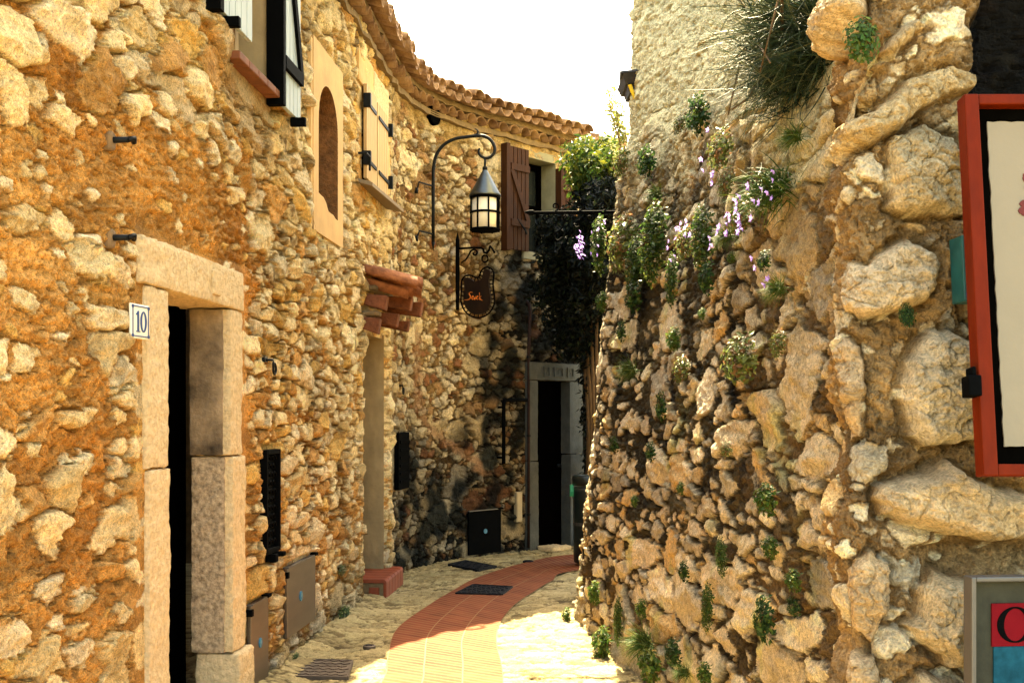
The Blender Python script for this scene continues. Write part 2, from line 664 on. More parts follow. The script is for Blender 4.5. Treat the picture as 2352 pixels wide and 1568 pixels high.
M_BINGREEN = mat('bright green plastic', (0.02, 0.32, 0.14), 0.35, var=0.1, bump=0)
M_CAST = mat('cast iron cover', (0.10, 0.075, 0.06), 0.55, 0.5, var=0.3, scale=20, bump=0.3)
M_CASTD = mat('dark cast iron', (0.010, 0.011, 0.014), 0.7, 0.0, spec=0.1, var=0.3, scale=20, bump=0.3)
M_REDFRAME = mat('red painted wood', (0.105, 0.009, 0.0012), 0.6, spec=0.08, var=0.18, scale=6, bump=0.15, stretch=(4, 4, 1))
M_CANVAS = mat('off white canvas', (0.20, 0.17, 0.125), 0.9, var=0.06, scale=4, bump=0.25, bdist=0.006, bscale=14)
M_DRED = mat('dark red pigment', (0.09, 0.010, 0.007), 0.7, var=0.3, bump=0)
M_REDCARD = mat('red card', (0.13, 0.004, 0.008), 0.8, spec=0.05, var=0.1, bump=0.05)
M_BLUECARD = mat('blue painted card', (0.004, 0.048, 0.075), 0.8, spec=0.05, var=0.5, scale=14, bump=0.1)
M_TEAL = mat('teal glazed ceramic', (0.010, 0.085, 0.09), 0.35, var=0.25, scale=12, bump=0.1)
M_REFLECTBACK = mat('grey reflection backing', (0.028, 0.028, 0.018), 0.9, var=0.5, scale=6, bump=0.3)  # stone reflected in dark glass, painted onto the backing
M_ORANGE = mat('orange lettering', (0.75, 0.20, 0.04), 0.6, var=0.1, bump=0)
M_SIGN = mat('sign board', (0.010, 0.004, 0.003), 0.6, var=0.4, bump=0.1)
M_YELLOW = mat('yellow paint', (0.8, 0.50, 0.02), 0.5, var=0.1, bump=0.05)
M_SLATE = mat('slate sheet', (0.035, 0.035, 0.04), 0.6, var=0.2, bump=0.2)
M_RUST = mat('rusty iron', (0.022, 0.009, 0.007), 0.8, 0.2, var=0.4, scale=30, bump=0.4)
M_BARK = mat('bark', (0.10, 0.06, 0.03), 0.9, var=0.3, scale=20, bump=0.6, stretch=(3, 3, 1))
M_BEIGE = mat('beige plastic', (0.34, 0.27, 0.17), 0.6, var=0.1, bump=0.05)
M_SILLBRICK = mat('brick sill', (0.17, 0.06, 0.03), 0.85, var=0.3, scale=14, bump=0.4)


def path_mat():
    m, t, n, b = new_mat('terracotta strip tiles')
    uv = n.new('ShaderNodeUVMap')
    sp = n.new('ShaderNodeSeparateXYZ')
    t.links.new(uv.outputs[0], sp.inputs[0])

    def M(op, a, c):
        k = n.new('ShaderNodeMath')
        k.operation = op
        for i, q in enumerate((a, c)):
            if q is None: continue
            if isinstance(q, (int, float)): k.inputs[i].default_value = q
            else: t.links.new(q, k.inputs[i])
        return k.outputs[0]
    vv = M('DIVIDE', sp.outputs[1], 0.078)
    fv = M('FRACT', vv, None)
    fu = M('FRACT', sp.outputs[0], None)
    ev = M('LESS_THAN', M('ABSOLUTE', M('SUBTRACT', fv, 0.5), None), 0.425)
    eu = M('LESS_THAN', M('ABSOLUTE', M('SUBTRACT', fu, 0.5), None), 0.482)
    tile = M('MULTIPLY', ev, eu)
    idv = n.new('ShaderNodeCombineXYZ')
    t.links.new(M('FLOOR', sp.outputs[0], None), idv.inputs[0])
    t.links.new(M('FLOOR', vv, None), idv.inputs[1])
    wn = n.new('ShaderNodeTexWhiteNoise')
    wn.noise_dimensions = '2D'
    t.links.new(idv.outputs[0], wn.inputs['Vector'])
    rp = n.new('ShaderNodeValToRGB')
    rp.color_ramp.elements[0].color = (0.15, 0.036, 0.018, 1)
    rp.color_ramp.elements[1].color = (0.19, 0.054, 0.025, 1)
    t.links.new(wn.outputs[0], rp.inputs[0])
    tc = n.new('ShaderNodeTexCoord')
    nz = n.new('ShaderNodeTexNoise')
    nz.inputs['Scale'].default_value = 6
    nz.inputs['Detail'].default_value = 6
    t.links.new(tc.outputs['Object'], nz.inputs[0])
    mr = n.new('ShaderNodeMapRange')
    mr.inputs['From Min'].default_value = 0.3
    mr.inputs['From Max'].default_value = 0.7
    mr.inputs['To Min'].default_value = 0.8
    mr.inputs['To Max'].default_value = 1.2
    t.links.new(nz.outputs[0], mr.inputs[0])
    sc = n.new('ShaderNodeVectorMath')
    sc.operation = 'SCALE'
    t.links.new(rp.outputs[0], sc.inputs[0])
    t.links.new(mr.outputs[0], sc.inputs['Scale'])
    mx = n.new('ShaderNodeMixRGB')
    mx.inputs[1].default_value = (0.24, 0.13, 0.065, 1)
    t.links.new(tile, mx.inputs[0])
    t.links.new(sc.outputs[0], mx.inputs[2])
    t.links.new(mx.outputs[0], b.inputs['Base Color'])
    b.inputs['Roughness'].default_value = 0.8
    b.inputs['Specular IOR Level'].default_value = 0.06
    bp = n.new('ShaderNodeBump')
    bp.inputs['Strength'].default_value = 0.5
    bp.inputs['Distance'].default_value = 0.004
    t.links.new(tile, bp.inputs['Height'])
    t.links.new(bp.outputs[0], b.inputs['Normal'])
    return m


M_PATH = path_mat()

# ------------------------------------------------------------------ the ground and the tiled path
PAL_PAVE = [(0.44, 0.33, 0.16), (0.50, 0.38, 0.19), (0.36, 0.27, 0.13), (0.46, 0.36, 0.18)]


def build_ground():
    xs = np.concatenate([[-900, -200, -40, -8, -4], np.linspace(-2.2, 2.0, 330), [4, 8, 40, 200, 900]])
    iy = np.linspace(1 / 5.2, 1 / 17.0, 460)
    ys = np.concatenate([[-900, -100, -10, 0, 3], 1 / iy, [20, 40, 200, 900, 2000]])
    X, Y = np.meshgrid(xs, ys)
    X = X.astype(np.float32)
    Y = Y.astype(np.float32)
    one = lambda p: (lambda u, v: np.full(u.shape, p, np.float32))
    h, col, mk = rubble(X, Y, [dict(cu=0.12, cv=0.08, keep=one(0.9), gap=0.004, H=0.008, rnd=0.006, base=0.0, slope=0.03, deep=0.010),
                               dict(cu=0.25, cv=0.14, keep=one(0.6), gap=0.005, H=0.010, rnd=0.007, base=0.0, slope=0.03, deep=0.012)],
                        71, 0.004, 18, PAL_PAVE, (0.10, 0.068, 0.03), 0.4, (0.24, 0.17, 0.075))
    inside = (X > -2.3) & (X < 2.1) & (Y > 5) & (Y < 17.1)
    h = np.where(inside, np.clip(h, -0.015, 0.02), 0)
    pth = np.array([[p.x, p.y] for p in PATH_C])
    dmin = np.full(X.shape, 99.0)
    for a, b in zip(pth[:-1], pth[1:]):
        d = b - a
        t = np.clip(((X - a[0]) * d[0] + (Y - a[1]) * d[1]) / (d @ d), 0, 1)
        dmin = np.minimum(dmin, np.hypot(X - a[0] - t * d[0], Y - a[1] - t * d[1]))
    for cs in (((655, 1556), (797, 1559), (808, 1521), (685, 1517)), ((1030, 1298), (1098, 1311), (1140, 1302), (1068, 1289)), ((838, 1488), (858, 1488), (848, 1492), (848, 1484)), ((1203, 1291), (1223, 1291), (1213, 1293), (1213, 1289))):
        g4 = [G(*q) for q in cs]
        cx_, cy_ = sum(q.x for q in g4) / 4, sum(q.y for q in g4) / 4
        pl = np.array([[cx_ + (q.x - cx_) * 1.16, cy_ + (q.y - cy_) * 1.16] for q in g4])
        sd = np.full(X.shape, -9.0)
        ar = sum(pl[i][0] * pl[(i + 1) % 4][1] - pl[(i + 1) % 4][0] * pl[i][1] for i in range(4))
        sg = 1 if ar > 0 else -1
        for i in range(4):
            a, b = pl[i], pl[(i + 1) % 4]
            e = (b - a) / np.linalg.norm(b - a)
            sd = np.maximum(sd, -sg * (e[0] * (Y - a[1]) - e[1] * (X - a[0])))
        h = np.where(sd < 0, np.minimum(h, -0.004), h)
    h = np.where(dmin < 0.45, np.minimum(h, 0.004 - 0.012 * sstep(0.36, 0.30, dmin)), h)
    # the paving lifts a little where it meets the foot of the left wall
    lift = 0.05 * sstep(0.30, 0.0, X - (-2.045 + 0.075 * Y)) * (Y < 10.1) * (Y > 6.5)
    h = h + np.where(inside, lift * (X < 0), 0)
    o = grid_mesh('ground', X, Y, h, M_PAVE, None, col)
    setp(o, 'pale cream irregular stone paving of the alley floor', None, None, 'structure')


def curve_pts(pts, n):
    """Catmull-Rom through points, evenly resampled"""
    p = [np.array(q, float) for q in pts]
    p = [2 * p[0] - p[1]] + p + [2 * p[-1] - p[-2]]
    out = []
    for i in range(1, len(p) - 2):
        for t in np.linspace(0, 1, 24, endpoint=False):
            a, b, c, d = p[i - 1], p[i], p[i + 1], p[i + 2]
            out.append(0.5 * ((2 * b) + (-a + c) * t + (2 * a - 5 * b + 4 * c - d) * t ** 2 + (-a + 3 * b - 3 * c + d) * t ** 3))
    out.append(p[-2])
    out = np.array(out)
    s = np.concatenate([[0], np.cumsum(np.linalg.norm(np.diff(out, axis=0), axis=1))])
    q = np.linspace(0, s[-1], n)
    return np.stack([np.interp(q, s, out[:, k]) for k in range(out.shape[1])], 1), q


def crop2(cx, cy):
    return (1100 + cx / 1.931) / 1.4107, (1400 + cy / 1.931) / 1.4107


_l = [G(*crop2(*q)) for q in ((265, 1568), (300, 1420), (360, 1235), (560, 1085), (700, 1000), (870, 910), (1160, 820), (1500, 765))]
_r = [G(*crop2(*q)) for q in ((1025, 1568), (985, 1330), (1000, 1210), (1090, 1090), (1220, 1000), (1330, 935), (1500, 868))]
_l = [Vector((-0.95, 3.0, 0)), Vector((-0.88, 5.0, 0))] + _l + [Vector((2.6, 13.9, 0))]
_r = [Vector((-0.18, 3.0, 0)), Vector((-0.11, 5.0, 0))] + _r + [Vector((2.6, 12.9, 0))]
PL, _ = curve_pts(_l, 160)
PR, _ = curve_pts(_r, 160)
PATH_C = [Vector(((a[0] + b[0]) / 2, (a[1] + b[1]) / 2, 0)) for a, b in zip(PL[::4], PR[::4])]
build_ground()


def build_path():
    n = len(PL)
    uc = np.linspace(0, 3, 13)
    C = (PL + PR) / 2
    s = np.concatenate([[0], np.cumsum(np.linalg.norm(np.diff(C, axis=0), axis=1))])
    V, UV = [], []
    for i in range(n):
        for u in uc:
            q = PL[i] * (1 - u / 3) + PR[i] * (u / 3)
            V.append((q[0], q[1], 0.012))
            UV.append((u, s[i]))
    idx = np.arange(n * 13).reshape(n, 13)
    F = np.stack([idx[:-1, :-1], idx[:-1, 1:], idx[1:, 1:], idx[1:, :-1]], -1).reshape(-1, 4)
    o = np_mesh('path', V, F, M_PATH, None, None, True, UV)
    setp(o, 'curving strip of narrow red terracotta tiles in three lanes down the alley', None, None, 'structure')


build_path()

# ------------------------------------------------------------------ plan of the left side
LN = Vector((1, -0.075, 0)).normalized()
LT = Vector((0.075, 1, 0)).normalized()


def lx(Y): return -2.045 + 0.075 * Y


def LW(Y, d, h):
    return Vector((lx(Y), Y, h)) + LN * d


W2PTS = [(-1.205, 11.2), (-1.15, 11.7), (-1.0, 12.2), (-0.7, 12.75), (-0.3, 13.2), (0.137, 13.66), (0.53, 14.1), (0.9, 14.45), (1.6, 15.0), (3.0, 15.7)]
W2C, W2S = curve_pts(W2PTS, 400)
_t = np.gradient(W2C, axis=0)
_t /= np.linalg.norm(_t, axis=1, keepdims=True)
W2N = np.stack([_t[:, 1], -_t[:, 0]], 1)


def w2(s):
    p = Vector((np.interp(s, W2S, W2C[:, 0]), np.interp(s, W2S, W2C[:, 1]), 0))
    nn = Vector((np.interp(s, W2S, W2N[:, 0]), np.interp(s, W2S, W2N[:, 1]), 0)).normalized()
    return p, nn


W2PX = CX + FPX * W2C[:, 0] / W2C[:, 1]


def s_of(px): return float(np.interp(px, W2PX, W2S))


def w2_at(px, py, off=0.0):
    s = s_of(px)
    p, n_ = w2(s)
    q = P(px, py, p.y)
    return q + n_ * off


def w2_frame(px0, px1):
    """flat local frame on the second wall between two picture columns: a along, b outwards, c up"""
    p0, n0 = w2(s_of(px0))
    p1, n1 = w2(s_of(px1))
    ex = (p1 - p0)
    L = ex.length
    ex.normalize()
    ey = Vector((ex.y, -ex.x, 0))
    return frame(p0, ex, ey), L


WALL_TOP = 5.0
PAL_L = [(0.74, 0.54, 0.28), (0.79, 0.61, 0.35), (0.70, 0.49, 0.23), (0.77, 0.58, 0.31), (0.64, 0.38, 0.12), (0.70, 0.52, 0.30), (0.54, 0.28, 0.09), (0.80, 0.64, 0.40)]

house_a = thing('stone_house', 'long ochre rubble stone house along the left of the alley, with door number 10', 'house', (lx(7), 7, 0))
house_b = thing('stone_house', 'small curved stone house facing down the alley behind the lantern', 'house', (-0.3, 13.2, 0))


def build_left_wall():
    iy = np.linspace(1 / 2.3, 1 / 11.22, 860)
    ys = np.concatenate([np.linspace(1.0, 2.28, 90), 1 / iy])
    hs = np.arange(-0.1, WALL_TOP + 0.25, 0.0062)
    Y, Hh = np.meshgrid(ys, hs)
    Y = Y.astype(np.float32)
    Hh = Hh.astype(np.float32)

    KU = 0.62

    def k_large(u, v):
        u = u / KU
        up = sstep(2.5, 3.1, v + 0.12 * (u - 5))
        b = 0.30 + 0.35 * up
        b = b * (1 - 0.75 * np.exp(-((v - 2.55) / 0.35) ** 2) * (u < 6.6))
        return b

    def k_med(u, v):
        u = u / KU
        dense = sstep(6.3, 7.0, u)
        up = sstep(2.7, 3.1, v + 0.12 * (u - 5))
        n = 0.5 + 0.5 * pn(u * 1.3, v * 1.3, 5)
        return np.clip(0.10 + 0.34 * n + 0.55 * dense + 0.45 * up - 0.3 * np.exp(-((v - 2.5) / 0.4) ** 2) * (u < 6.8), 0, 0.95)

    def k_small(u, v):
        u = u / KU
        dense = sstep(6.3, 7.2, u)
        up = sstep(2.9, 3.3, v + 0.1 * (u - 5))
        return 0.22 + 0.6 * dense + 0.35 * up
    h, col, mk = rubble(Y * KU, Hh, [
        dict(cu=0.075, cv=0.06, keep=k_small, gap=0.004, H=0.022, rnd=0.016, base=0.0, slope=0.7, deep=0.018),
        dict(cu=0.145, cv=0.105, keep=k_med, gap=0.006, H=0.042, rnd=0.011, base=0.003, slope=0.5, deep=0.034, warp=0.16),
        dict(cu=0.23, cv=0.18, keep=k_large, gap=0.006, H=0.054, rnd=0.014, base=0.004, slope=0.5, deep=0.034, warp=0.18)],
        11, 0.017, 26, PAL_L, (0.47, 0.20, 0.050), 0.42, (0.60, 0.30, 0.09))
    h = h + 0.03 * fbm(Y * 0.6, Hh * 0.6, 77, 3)
    # darker weathering between the niche and the corner, and grey near the foot
    st = sstep(0.1, 0.7, fbm(Y * 1.4, Hh * 1.0, 88, 4)) * sstep(6.6, 7.6, Y)
    col = col * (1 - 0.35 * st[..., None])
    ft = sstep(0.55, 0.0, Hh + 0.15 * pn(Y * 3, Hh * 3, 90))[..., None]
    col = col * (1 - ft * np.array([0.45, 0.40, 0.30]))
    gray = sstep(0.55, 0.9, pn(Y * 2.2, Hh * 2.2, 95))[..., None]
    col = col * (1 - 0.5 * gray * np.array([0.25, 0.15, -0.1]))
    dirt = sstep(0.35, 0.9, fbm(Y * 5.5, Hh * 4.5, 97, 5, 0.65))[..., None] * (0.35 + 0.4 * sstep(6.4, 7.4, Y))[..., None]
    col = col * (1 - dirt * np.array([0.8, 0.85, 0.9]))
    # openings (Y0, Y1, h0, h1) and the flat zone round what is fixed to the wall
    flat = np.zeros(Y.shape, np.float32)

    def zone(y0, y1, h0, h1, w_=0.05):
        nonlocal flat
        d = np.maximum(np.maximum(y0 - Y, Y - y1), np.maximum(h0 - Hh, Hh - h1))
        flat = np.maximum(flat, sstep(w_, 0.0, d))
    zone(5.04, 6.6, -1, 2.47)
    zone(8.08, 9.06, 2.95, 4.38, 0.03)
    zone(6.85, 7.18, 0.75, 1.45, 0.04)
    zone(7.34, 8.14, 0.15, 0.66, 0.03)
    zone(6.5, 6.97, -1, 0.55, 0.03)
    zone(9.72, 10.98, 3.55, 4.62, 0.03)
    zone(6.3, 7.08, 3.5, 5.3, 0.05)
    zone(9.9, 10.84, -1, 2.42, 0.02)
    h = h * (1 - 0.92 * flat) - 0.004 * flat
    # smeared render below the first floor window
    sm = sstep(0.06, 0.0, np.maximum(np.maximum(6.15 - Y, Y - 7.1), np.maximum(3.25 + 0.12 * pn(Y * 5, Hh, 3) - Hh, Hh - 5)))[..., None]
    sm = sm * 0.7
    col = col * (1 - sm) + np.array([0.36, 0.22, 0.10]) * (1 + 0.3 * fbm(Y * 9, Hh * 4, 12, 4))[..., None] * sm
    hole = ((Y > 5.36) & (Y < 6.36) & (Hh < 2.235)) | ((Y > 6.46) & (Y < 7.04) & (Hh > 3.66)) | \
           ((Y > 9.86) & (Y < 10.88) & (Hh > 3.70) & (Hh < 4.5)) | ((Y > 9.91) & (Y < 10.80) & (Hh < 2.36)) | \
           ((Y > 8.14) & (Y < 9.0) & (Hh > 3.02) & (Hh < 4.3))
    h = np.where(Y > 11.19, np.minimum(h, 0.01), h)
    X = lx(Y) + LN.x * h
    Yy = Y + LN.y * h
    grid_mesh('wall', X, Yy, Hh, M_WALL, house_a, col, hole)


build_left_wall()

PAL_B = [(0.70, 0.55, 0.34), (0.76, 0.61, 0.39), (0.60, 0.44, 0.24), (0.70, 0.57, 0.38), (0.72, 0.57, 0.36), (0.42, 0.24, 0.11), (0.46, 0.38, 0.27), (0.30, 0.13, 0.06)]


def build_second_wall():
    s = np.linspace(0, 5.6, 560)
    hs = np.arange(-0.1, WALL_TOP + 0.25, 0.0088)
    Sg, Hh = np.meshgrid(s, hs)
    Sg = Sg.astype(np.float32)
    Hh = Hh.astype(np.float32)
    k = lambda p, f, sd: (lambda u, v: np.clip(p + f * pn(u * 1.1, v * 1.1, sd), 0, 1))
    h, col, mk = rubble(Sg, Hh, [
        dict(cu=0.085, cv=0.065, keep=k(0.75, 0.3, 3), gap=0.005, H=0.024, rnd=0.016, base=0, slope=0.6, deep=0.016),
        dict(cu=0.17, cv=0.115, keep=k(0.72, 0.4, 4), gap=0.007, H=0.046, rnd=0.018, base=0.002, slope=0.6, deep=0.04),
        dict(cu=0.36, cv=0.26, keep=k(0.22, 0.3, 5), gap=0.008, H=0.055, rnd=0.026, base=0.004, slope=0.5, deep=0.04)],
        31, 0.012, 18, PAL_B, (0.20, 0.11, 0.042), 0.35, (0.34, 0.21, 0.09))
    px = np.interp(Sg, W2S, W2PX)
    yv = np.interp(Sg, W2S, W2C[:, 1])
    py = HY - (Hh - CH) * FPX / yv
    # plastered upper band, with stains of its own
    up = sstep(0.0, 0.25, (Hh - 4.62) + 0.35 * fbm(Sg * 1.6, Hh * 1.6, 41, 3))[..., None] * 0.8
    colp = np.array([0.46, 0.30, 0.12]) * (1 + 0.3 * fbm(Sg * 3, Hh * 3, 42, 4))[..., None]
    col = col * (1 - up) + colp * up
    h = h * (1 - 0.7 * up[..., 0])
    # moss-dark stone low down; shade of the far end painted in to the right
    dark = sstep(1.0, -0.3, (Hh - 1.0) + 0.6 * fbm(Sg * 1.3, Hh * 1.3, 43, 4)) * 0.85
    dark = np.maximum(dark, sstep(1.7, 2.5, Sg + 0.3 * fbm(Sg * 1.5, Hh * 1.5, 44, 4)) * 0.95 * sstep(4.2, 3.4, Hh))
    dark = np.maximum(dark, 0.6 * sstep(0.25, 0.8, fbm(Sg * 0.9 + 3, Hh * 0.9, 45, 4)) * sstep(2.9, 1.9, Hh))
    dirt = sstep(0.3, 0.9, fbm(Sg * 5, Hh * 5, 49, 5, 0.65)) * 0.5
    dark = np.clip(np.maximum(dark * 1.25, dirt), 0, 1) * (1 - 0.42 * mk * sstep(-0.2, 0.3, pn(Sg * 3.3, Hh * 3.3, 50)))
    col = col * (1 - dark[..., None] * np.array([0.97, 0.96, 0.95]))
    # a pink mortar seam that runs down the wall
    d = np.full(px.shape, 999.0)
    seam = [(958, 760), (955, 830), (962, 930), (985, 985), (1030, 1020), (1080, 1050), (1110, 1085)]
    for (ax, ay), (bx, by) in zip(seam[:-1], seam[1:]):
        dx, dy = bx - ax, by - ay
        t = np.clip(((px - ax) * dx + (py - ay) * dy) / (dx * dx + dy * dy), 0, 1)
        d = np.minimum(d, np.hypot(px - ax - t * dx, py - ay - t * dy))
    sm = 0.7 * sstep(15, 3, d + 9 * pn(px / 16, py / 16, 46))[..., None]
    col = col * (1 - sm) + np.array([0.36, 0.19, 0.10]) * (1 + 0.3 * fbm(px / 30, py / 30, 47, 3))[..., None] * sm
    h = h * (1 - 0.8 * sm[..., 0]) + 0.006 * sm[..., 0]
    # plaster skin that wraps the doorway corner
    ed = sstep(0.16, 0.06, Sg + 0.08 * fbm(Hh * 2, Sg * 2, 48, 3)) * (Hh < 2.5)
    col = col * (1 - ed[..., None]) + np.array([0.40, 0.29, 0.16]) * ed[..., None]
    h = h * (1 - 0.85 * ed)
    flat = np.zeros(Sg.shape, np.float32)

    def zone(p0, p1, h0, h1, w_=0.04):
        nonlocal flat
        a, b = s_of(p0), s_of(p1)
        dd = np.maximum(np.maximum(a - Sg, Sg - b), np.maximum(h0 - Hh, Hh - h1))
        flat = np.maximum(flat, sstep(w_, 0.0, dd))
    zone(1205, 1338, -1, 2.27)
    zone(1150, 1316, 3.5, 4.85)
    zone(903, 933, 0.9, 1.45)
    zone(1070, 1150, 0.0, 0.55)
    h = h * (1 - 0.92 * flat) - 0.003 * flat
    h = h * sstep(0.0, 0.05, Sg) + 0.004
    hole = ((Sg > s_of(1224)) & (Sg < s_of(1300)) & (Hh < 2.06)) | ((Sg > s_of(1206)) & (Sg < s_of(1276)) & (Hh > 3.62) & (Hh < 4.76))
    bx = np.interp(Sg, W2S, W2C[:, 0])
    nx = np.interp(Sg, W2S, W2N[:, 0])
    ny = np.interp(Sg, W2S, W2N[:, 1])
    grid_mesh('wall', bx + nx * h, yv + ny * h, Hh, M_WALL, house_b, col * 0.86, hole)


build_second_wall()


# ---- roofs: two corbelled rows of half-round tiles under a tiled slope
def plan_curve(y0):
    ys = np.arange(y0, 11.15, 0.05)
    a = np.stack([lx(ys), ys], 1)
    p = np.concatenate([a, W2C[::6]])
    # smooth the corner a little
    for _ in range(10):
        p[1:-1] = 0.25 * p[:-2] + 0.5 * p[1:-1] + 0.25 * p[2:]
    s = np.concatenate([[0], np.cumsum(np.linalg.norm(np.diff(p, axis=0), axis=1))])
    t = np.gradient(p, axis=0)
    t /= np.linalg.norm(t, axis=1, keepdims=True)
    n_ = np.stack([t[:, 1], -t[:, 0]], 1)
    return p, s, n_


RC, RS, RN = plan_curve(2.0)
S_CORNER = float(np.interp(11.2, RC[:, 1], RS))


def rc(s):
    p = Vector((np.interp(s, RS, RC[:, 0]), np.interp(s, RS, RC[:, 1]), 0))
    nn = Vector((np.interp(s, RS, RN[:, 0]), np.interp(s, RS, RN[:, 1]), 0)).normalized()
    return p, nn


def barrel(mb, base, out, r, length, rise, up=1, th=0.013, n=8, taper=0.86):
    """a half-round tile: from its outer end at base running back (-out), climbing by rise"""
    side = Vector((-out.y, out.x, 0))
    ring = []
    for q, (pt, k) in enumerate(((base, 1.0), (base - out * length + Vector((0, 0, rise)), taper))):
        pr = []
        for i in range(n + 1):
            a = math.pi * i / n
            pr.append(pt + side * math.cos(a) * r * k + Vector((0, 0, up * math.sin(a) * r * k)))
        for i in range(n, -1, -1):
            a = math.pi * i / n
            pr.append(pt + side * math.cos(a) * (r * k - th) + Vector((0, 0, up * math.sin(a) * (r * k - th))))
        ring.append(pr)
    mb.sweep(ring)


def build_roof(house, s0, s1, sd):
    rnd = random.Random(sd)
    A = MB()
    B = MB()
    Mt = MB()
    n = max(2, int((s1 - s0) / 0.1))
    # mortar courses
    for (o0, o1, z0, z1) in ((-0.30, 0.05, WALL_TOP - 0.09, WALL_TOP - 0.035), 
                             (-0.30, 0.11, WALL_TOP + 0.06, WALL_TOP + 0.10)):
        rings = []
        for i in range(n + 1):
            p, nn = rc(s0 + (s1 - s0) * i / n)
            j = rnd.uniform(-0.012, 0.012)
            rings.append([p + nn * o0 + Vector((0, 0, z0)), p + nn * (o1 + j) + Vector((0, 0, z0 + j)), p + nn * (o1 + j) + Vector((0, 0, z1)), p + nn * o0 + Vector((0, 0, z1))])
        Mt.sweep(rings)
    pitch = 0.175
    k = int((s1 - s0) / pitch)
    for i in range(k):
        s = s0 + (i + 0.5) * (s1 - s0) / k
        p, nn = rc(s)
        d = (nn + Vector((nn.y, -nn.x, 0)) * rnd.uniform(-0.06, 0.06)).normalized()
        barrel(A, p + nn * (0.13 + rnd.uniform(-0.02, 0.025)) + Vector((0, 0, WALL_TOP - 0.03 + rnd.uniform(-0.008, 0.008))), d, 0.092, 0.30, rnd.uniform(0.0, 0.03), 1)
        p, nn = rc(min(s + pitch / 2, s1))
        # roof: hollow and cover tiles, in three lapped lengths up the slope
        for q in range(4):
            z = WALL_TOP + 0.155 + 0.235 * q * 0.42 + q * 0.004
            back = 0.46 * q
            jz = rnd.uniform(-0.01, 0.01)
            jo = rnd.uniform(-0.03, 0.03) if q == 0 else 0
            barrel(B, p + nn * (0.25 + jo - back) + Vector((0, 0, z + 0.02 + jz)), d, 0.088, 0.52, 0.14, -1)
            p2, n2 = rc(s)
            barrel(B, p2 + n2 * (0.23 + jo - back) + Vector((0, 0, z + 0.028 - jz + (rnd.uniform(0, 0.03) if q == 0 else 0))), n2, 0.088, 0.52, 0.14, 1)
    # the slope behind
    rings = []
    for i in range(n + 1):
        p, nn = rc(s0 + (s1 - s0) * i / n)
        rings.append([p + nn * 0.10 + Vector((0, 0, WALL_TOP + 0.13)), p - nn * 1.9 + Vector((0, 0, WALL_TOP + 0.78)), p - nn * 1.9 + Vector((0, 0, WALL_TOP + 0.70)), p + nn * 0.10 + Vector((0, 0, WALL_TOP + 0.105))])
    Mt.sweep(rings)
    rf = B.build('roof', M_TILE, house, smooth=True)
    A.build('corbel_tiles', M_TILE, rf, smooth=True)
    Mt.build('eave_mortar', M_MORT, rf)


build_roof(house_a, 0.0, S_CORNER, 1)
build_roof(house_b, S_CORNER, S_CORNER + s_of(1330), 2)


def back_walls():
    """the rest of the two houses, so that they are volumes and not fronts"""
    mb = MB()
    fr = lambda a, b, c: Vector((a, b, c))
    mb.fbox(fr, -7.0, -6.8, 1.0, 12.0, -0.1, 5.9)
    mb.fbox(fr, -6.8, -2.05, 0.8, 1.0, -0.1, 5.6)
    mb.fbox(fr, -6.8, -1.9, 1.0, 12.0, 5.62, 5.72)
    build_each(mb, 'rear_wall', M_MORT, house_a)
    mb = MB()
    mb.fbox(fr, -7.0, 3.2, 18.2, 18.4, -0.1, 5.9)
    mb.fbox(fr, -6.8, -1.35, 12.5, 12.7, -0.1, 5.9)
    build_each(mb, 'rear_wall', M_MORT, house_b)


back_walls()

# ---- door number 10
FL = frame(Vector((lx(0), 0, 0)), LT * math.sqrt(1 + 0.075 ** 2), LN)   # a = Y, b = off the wall, c = height


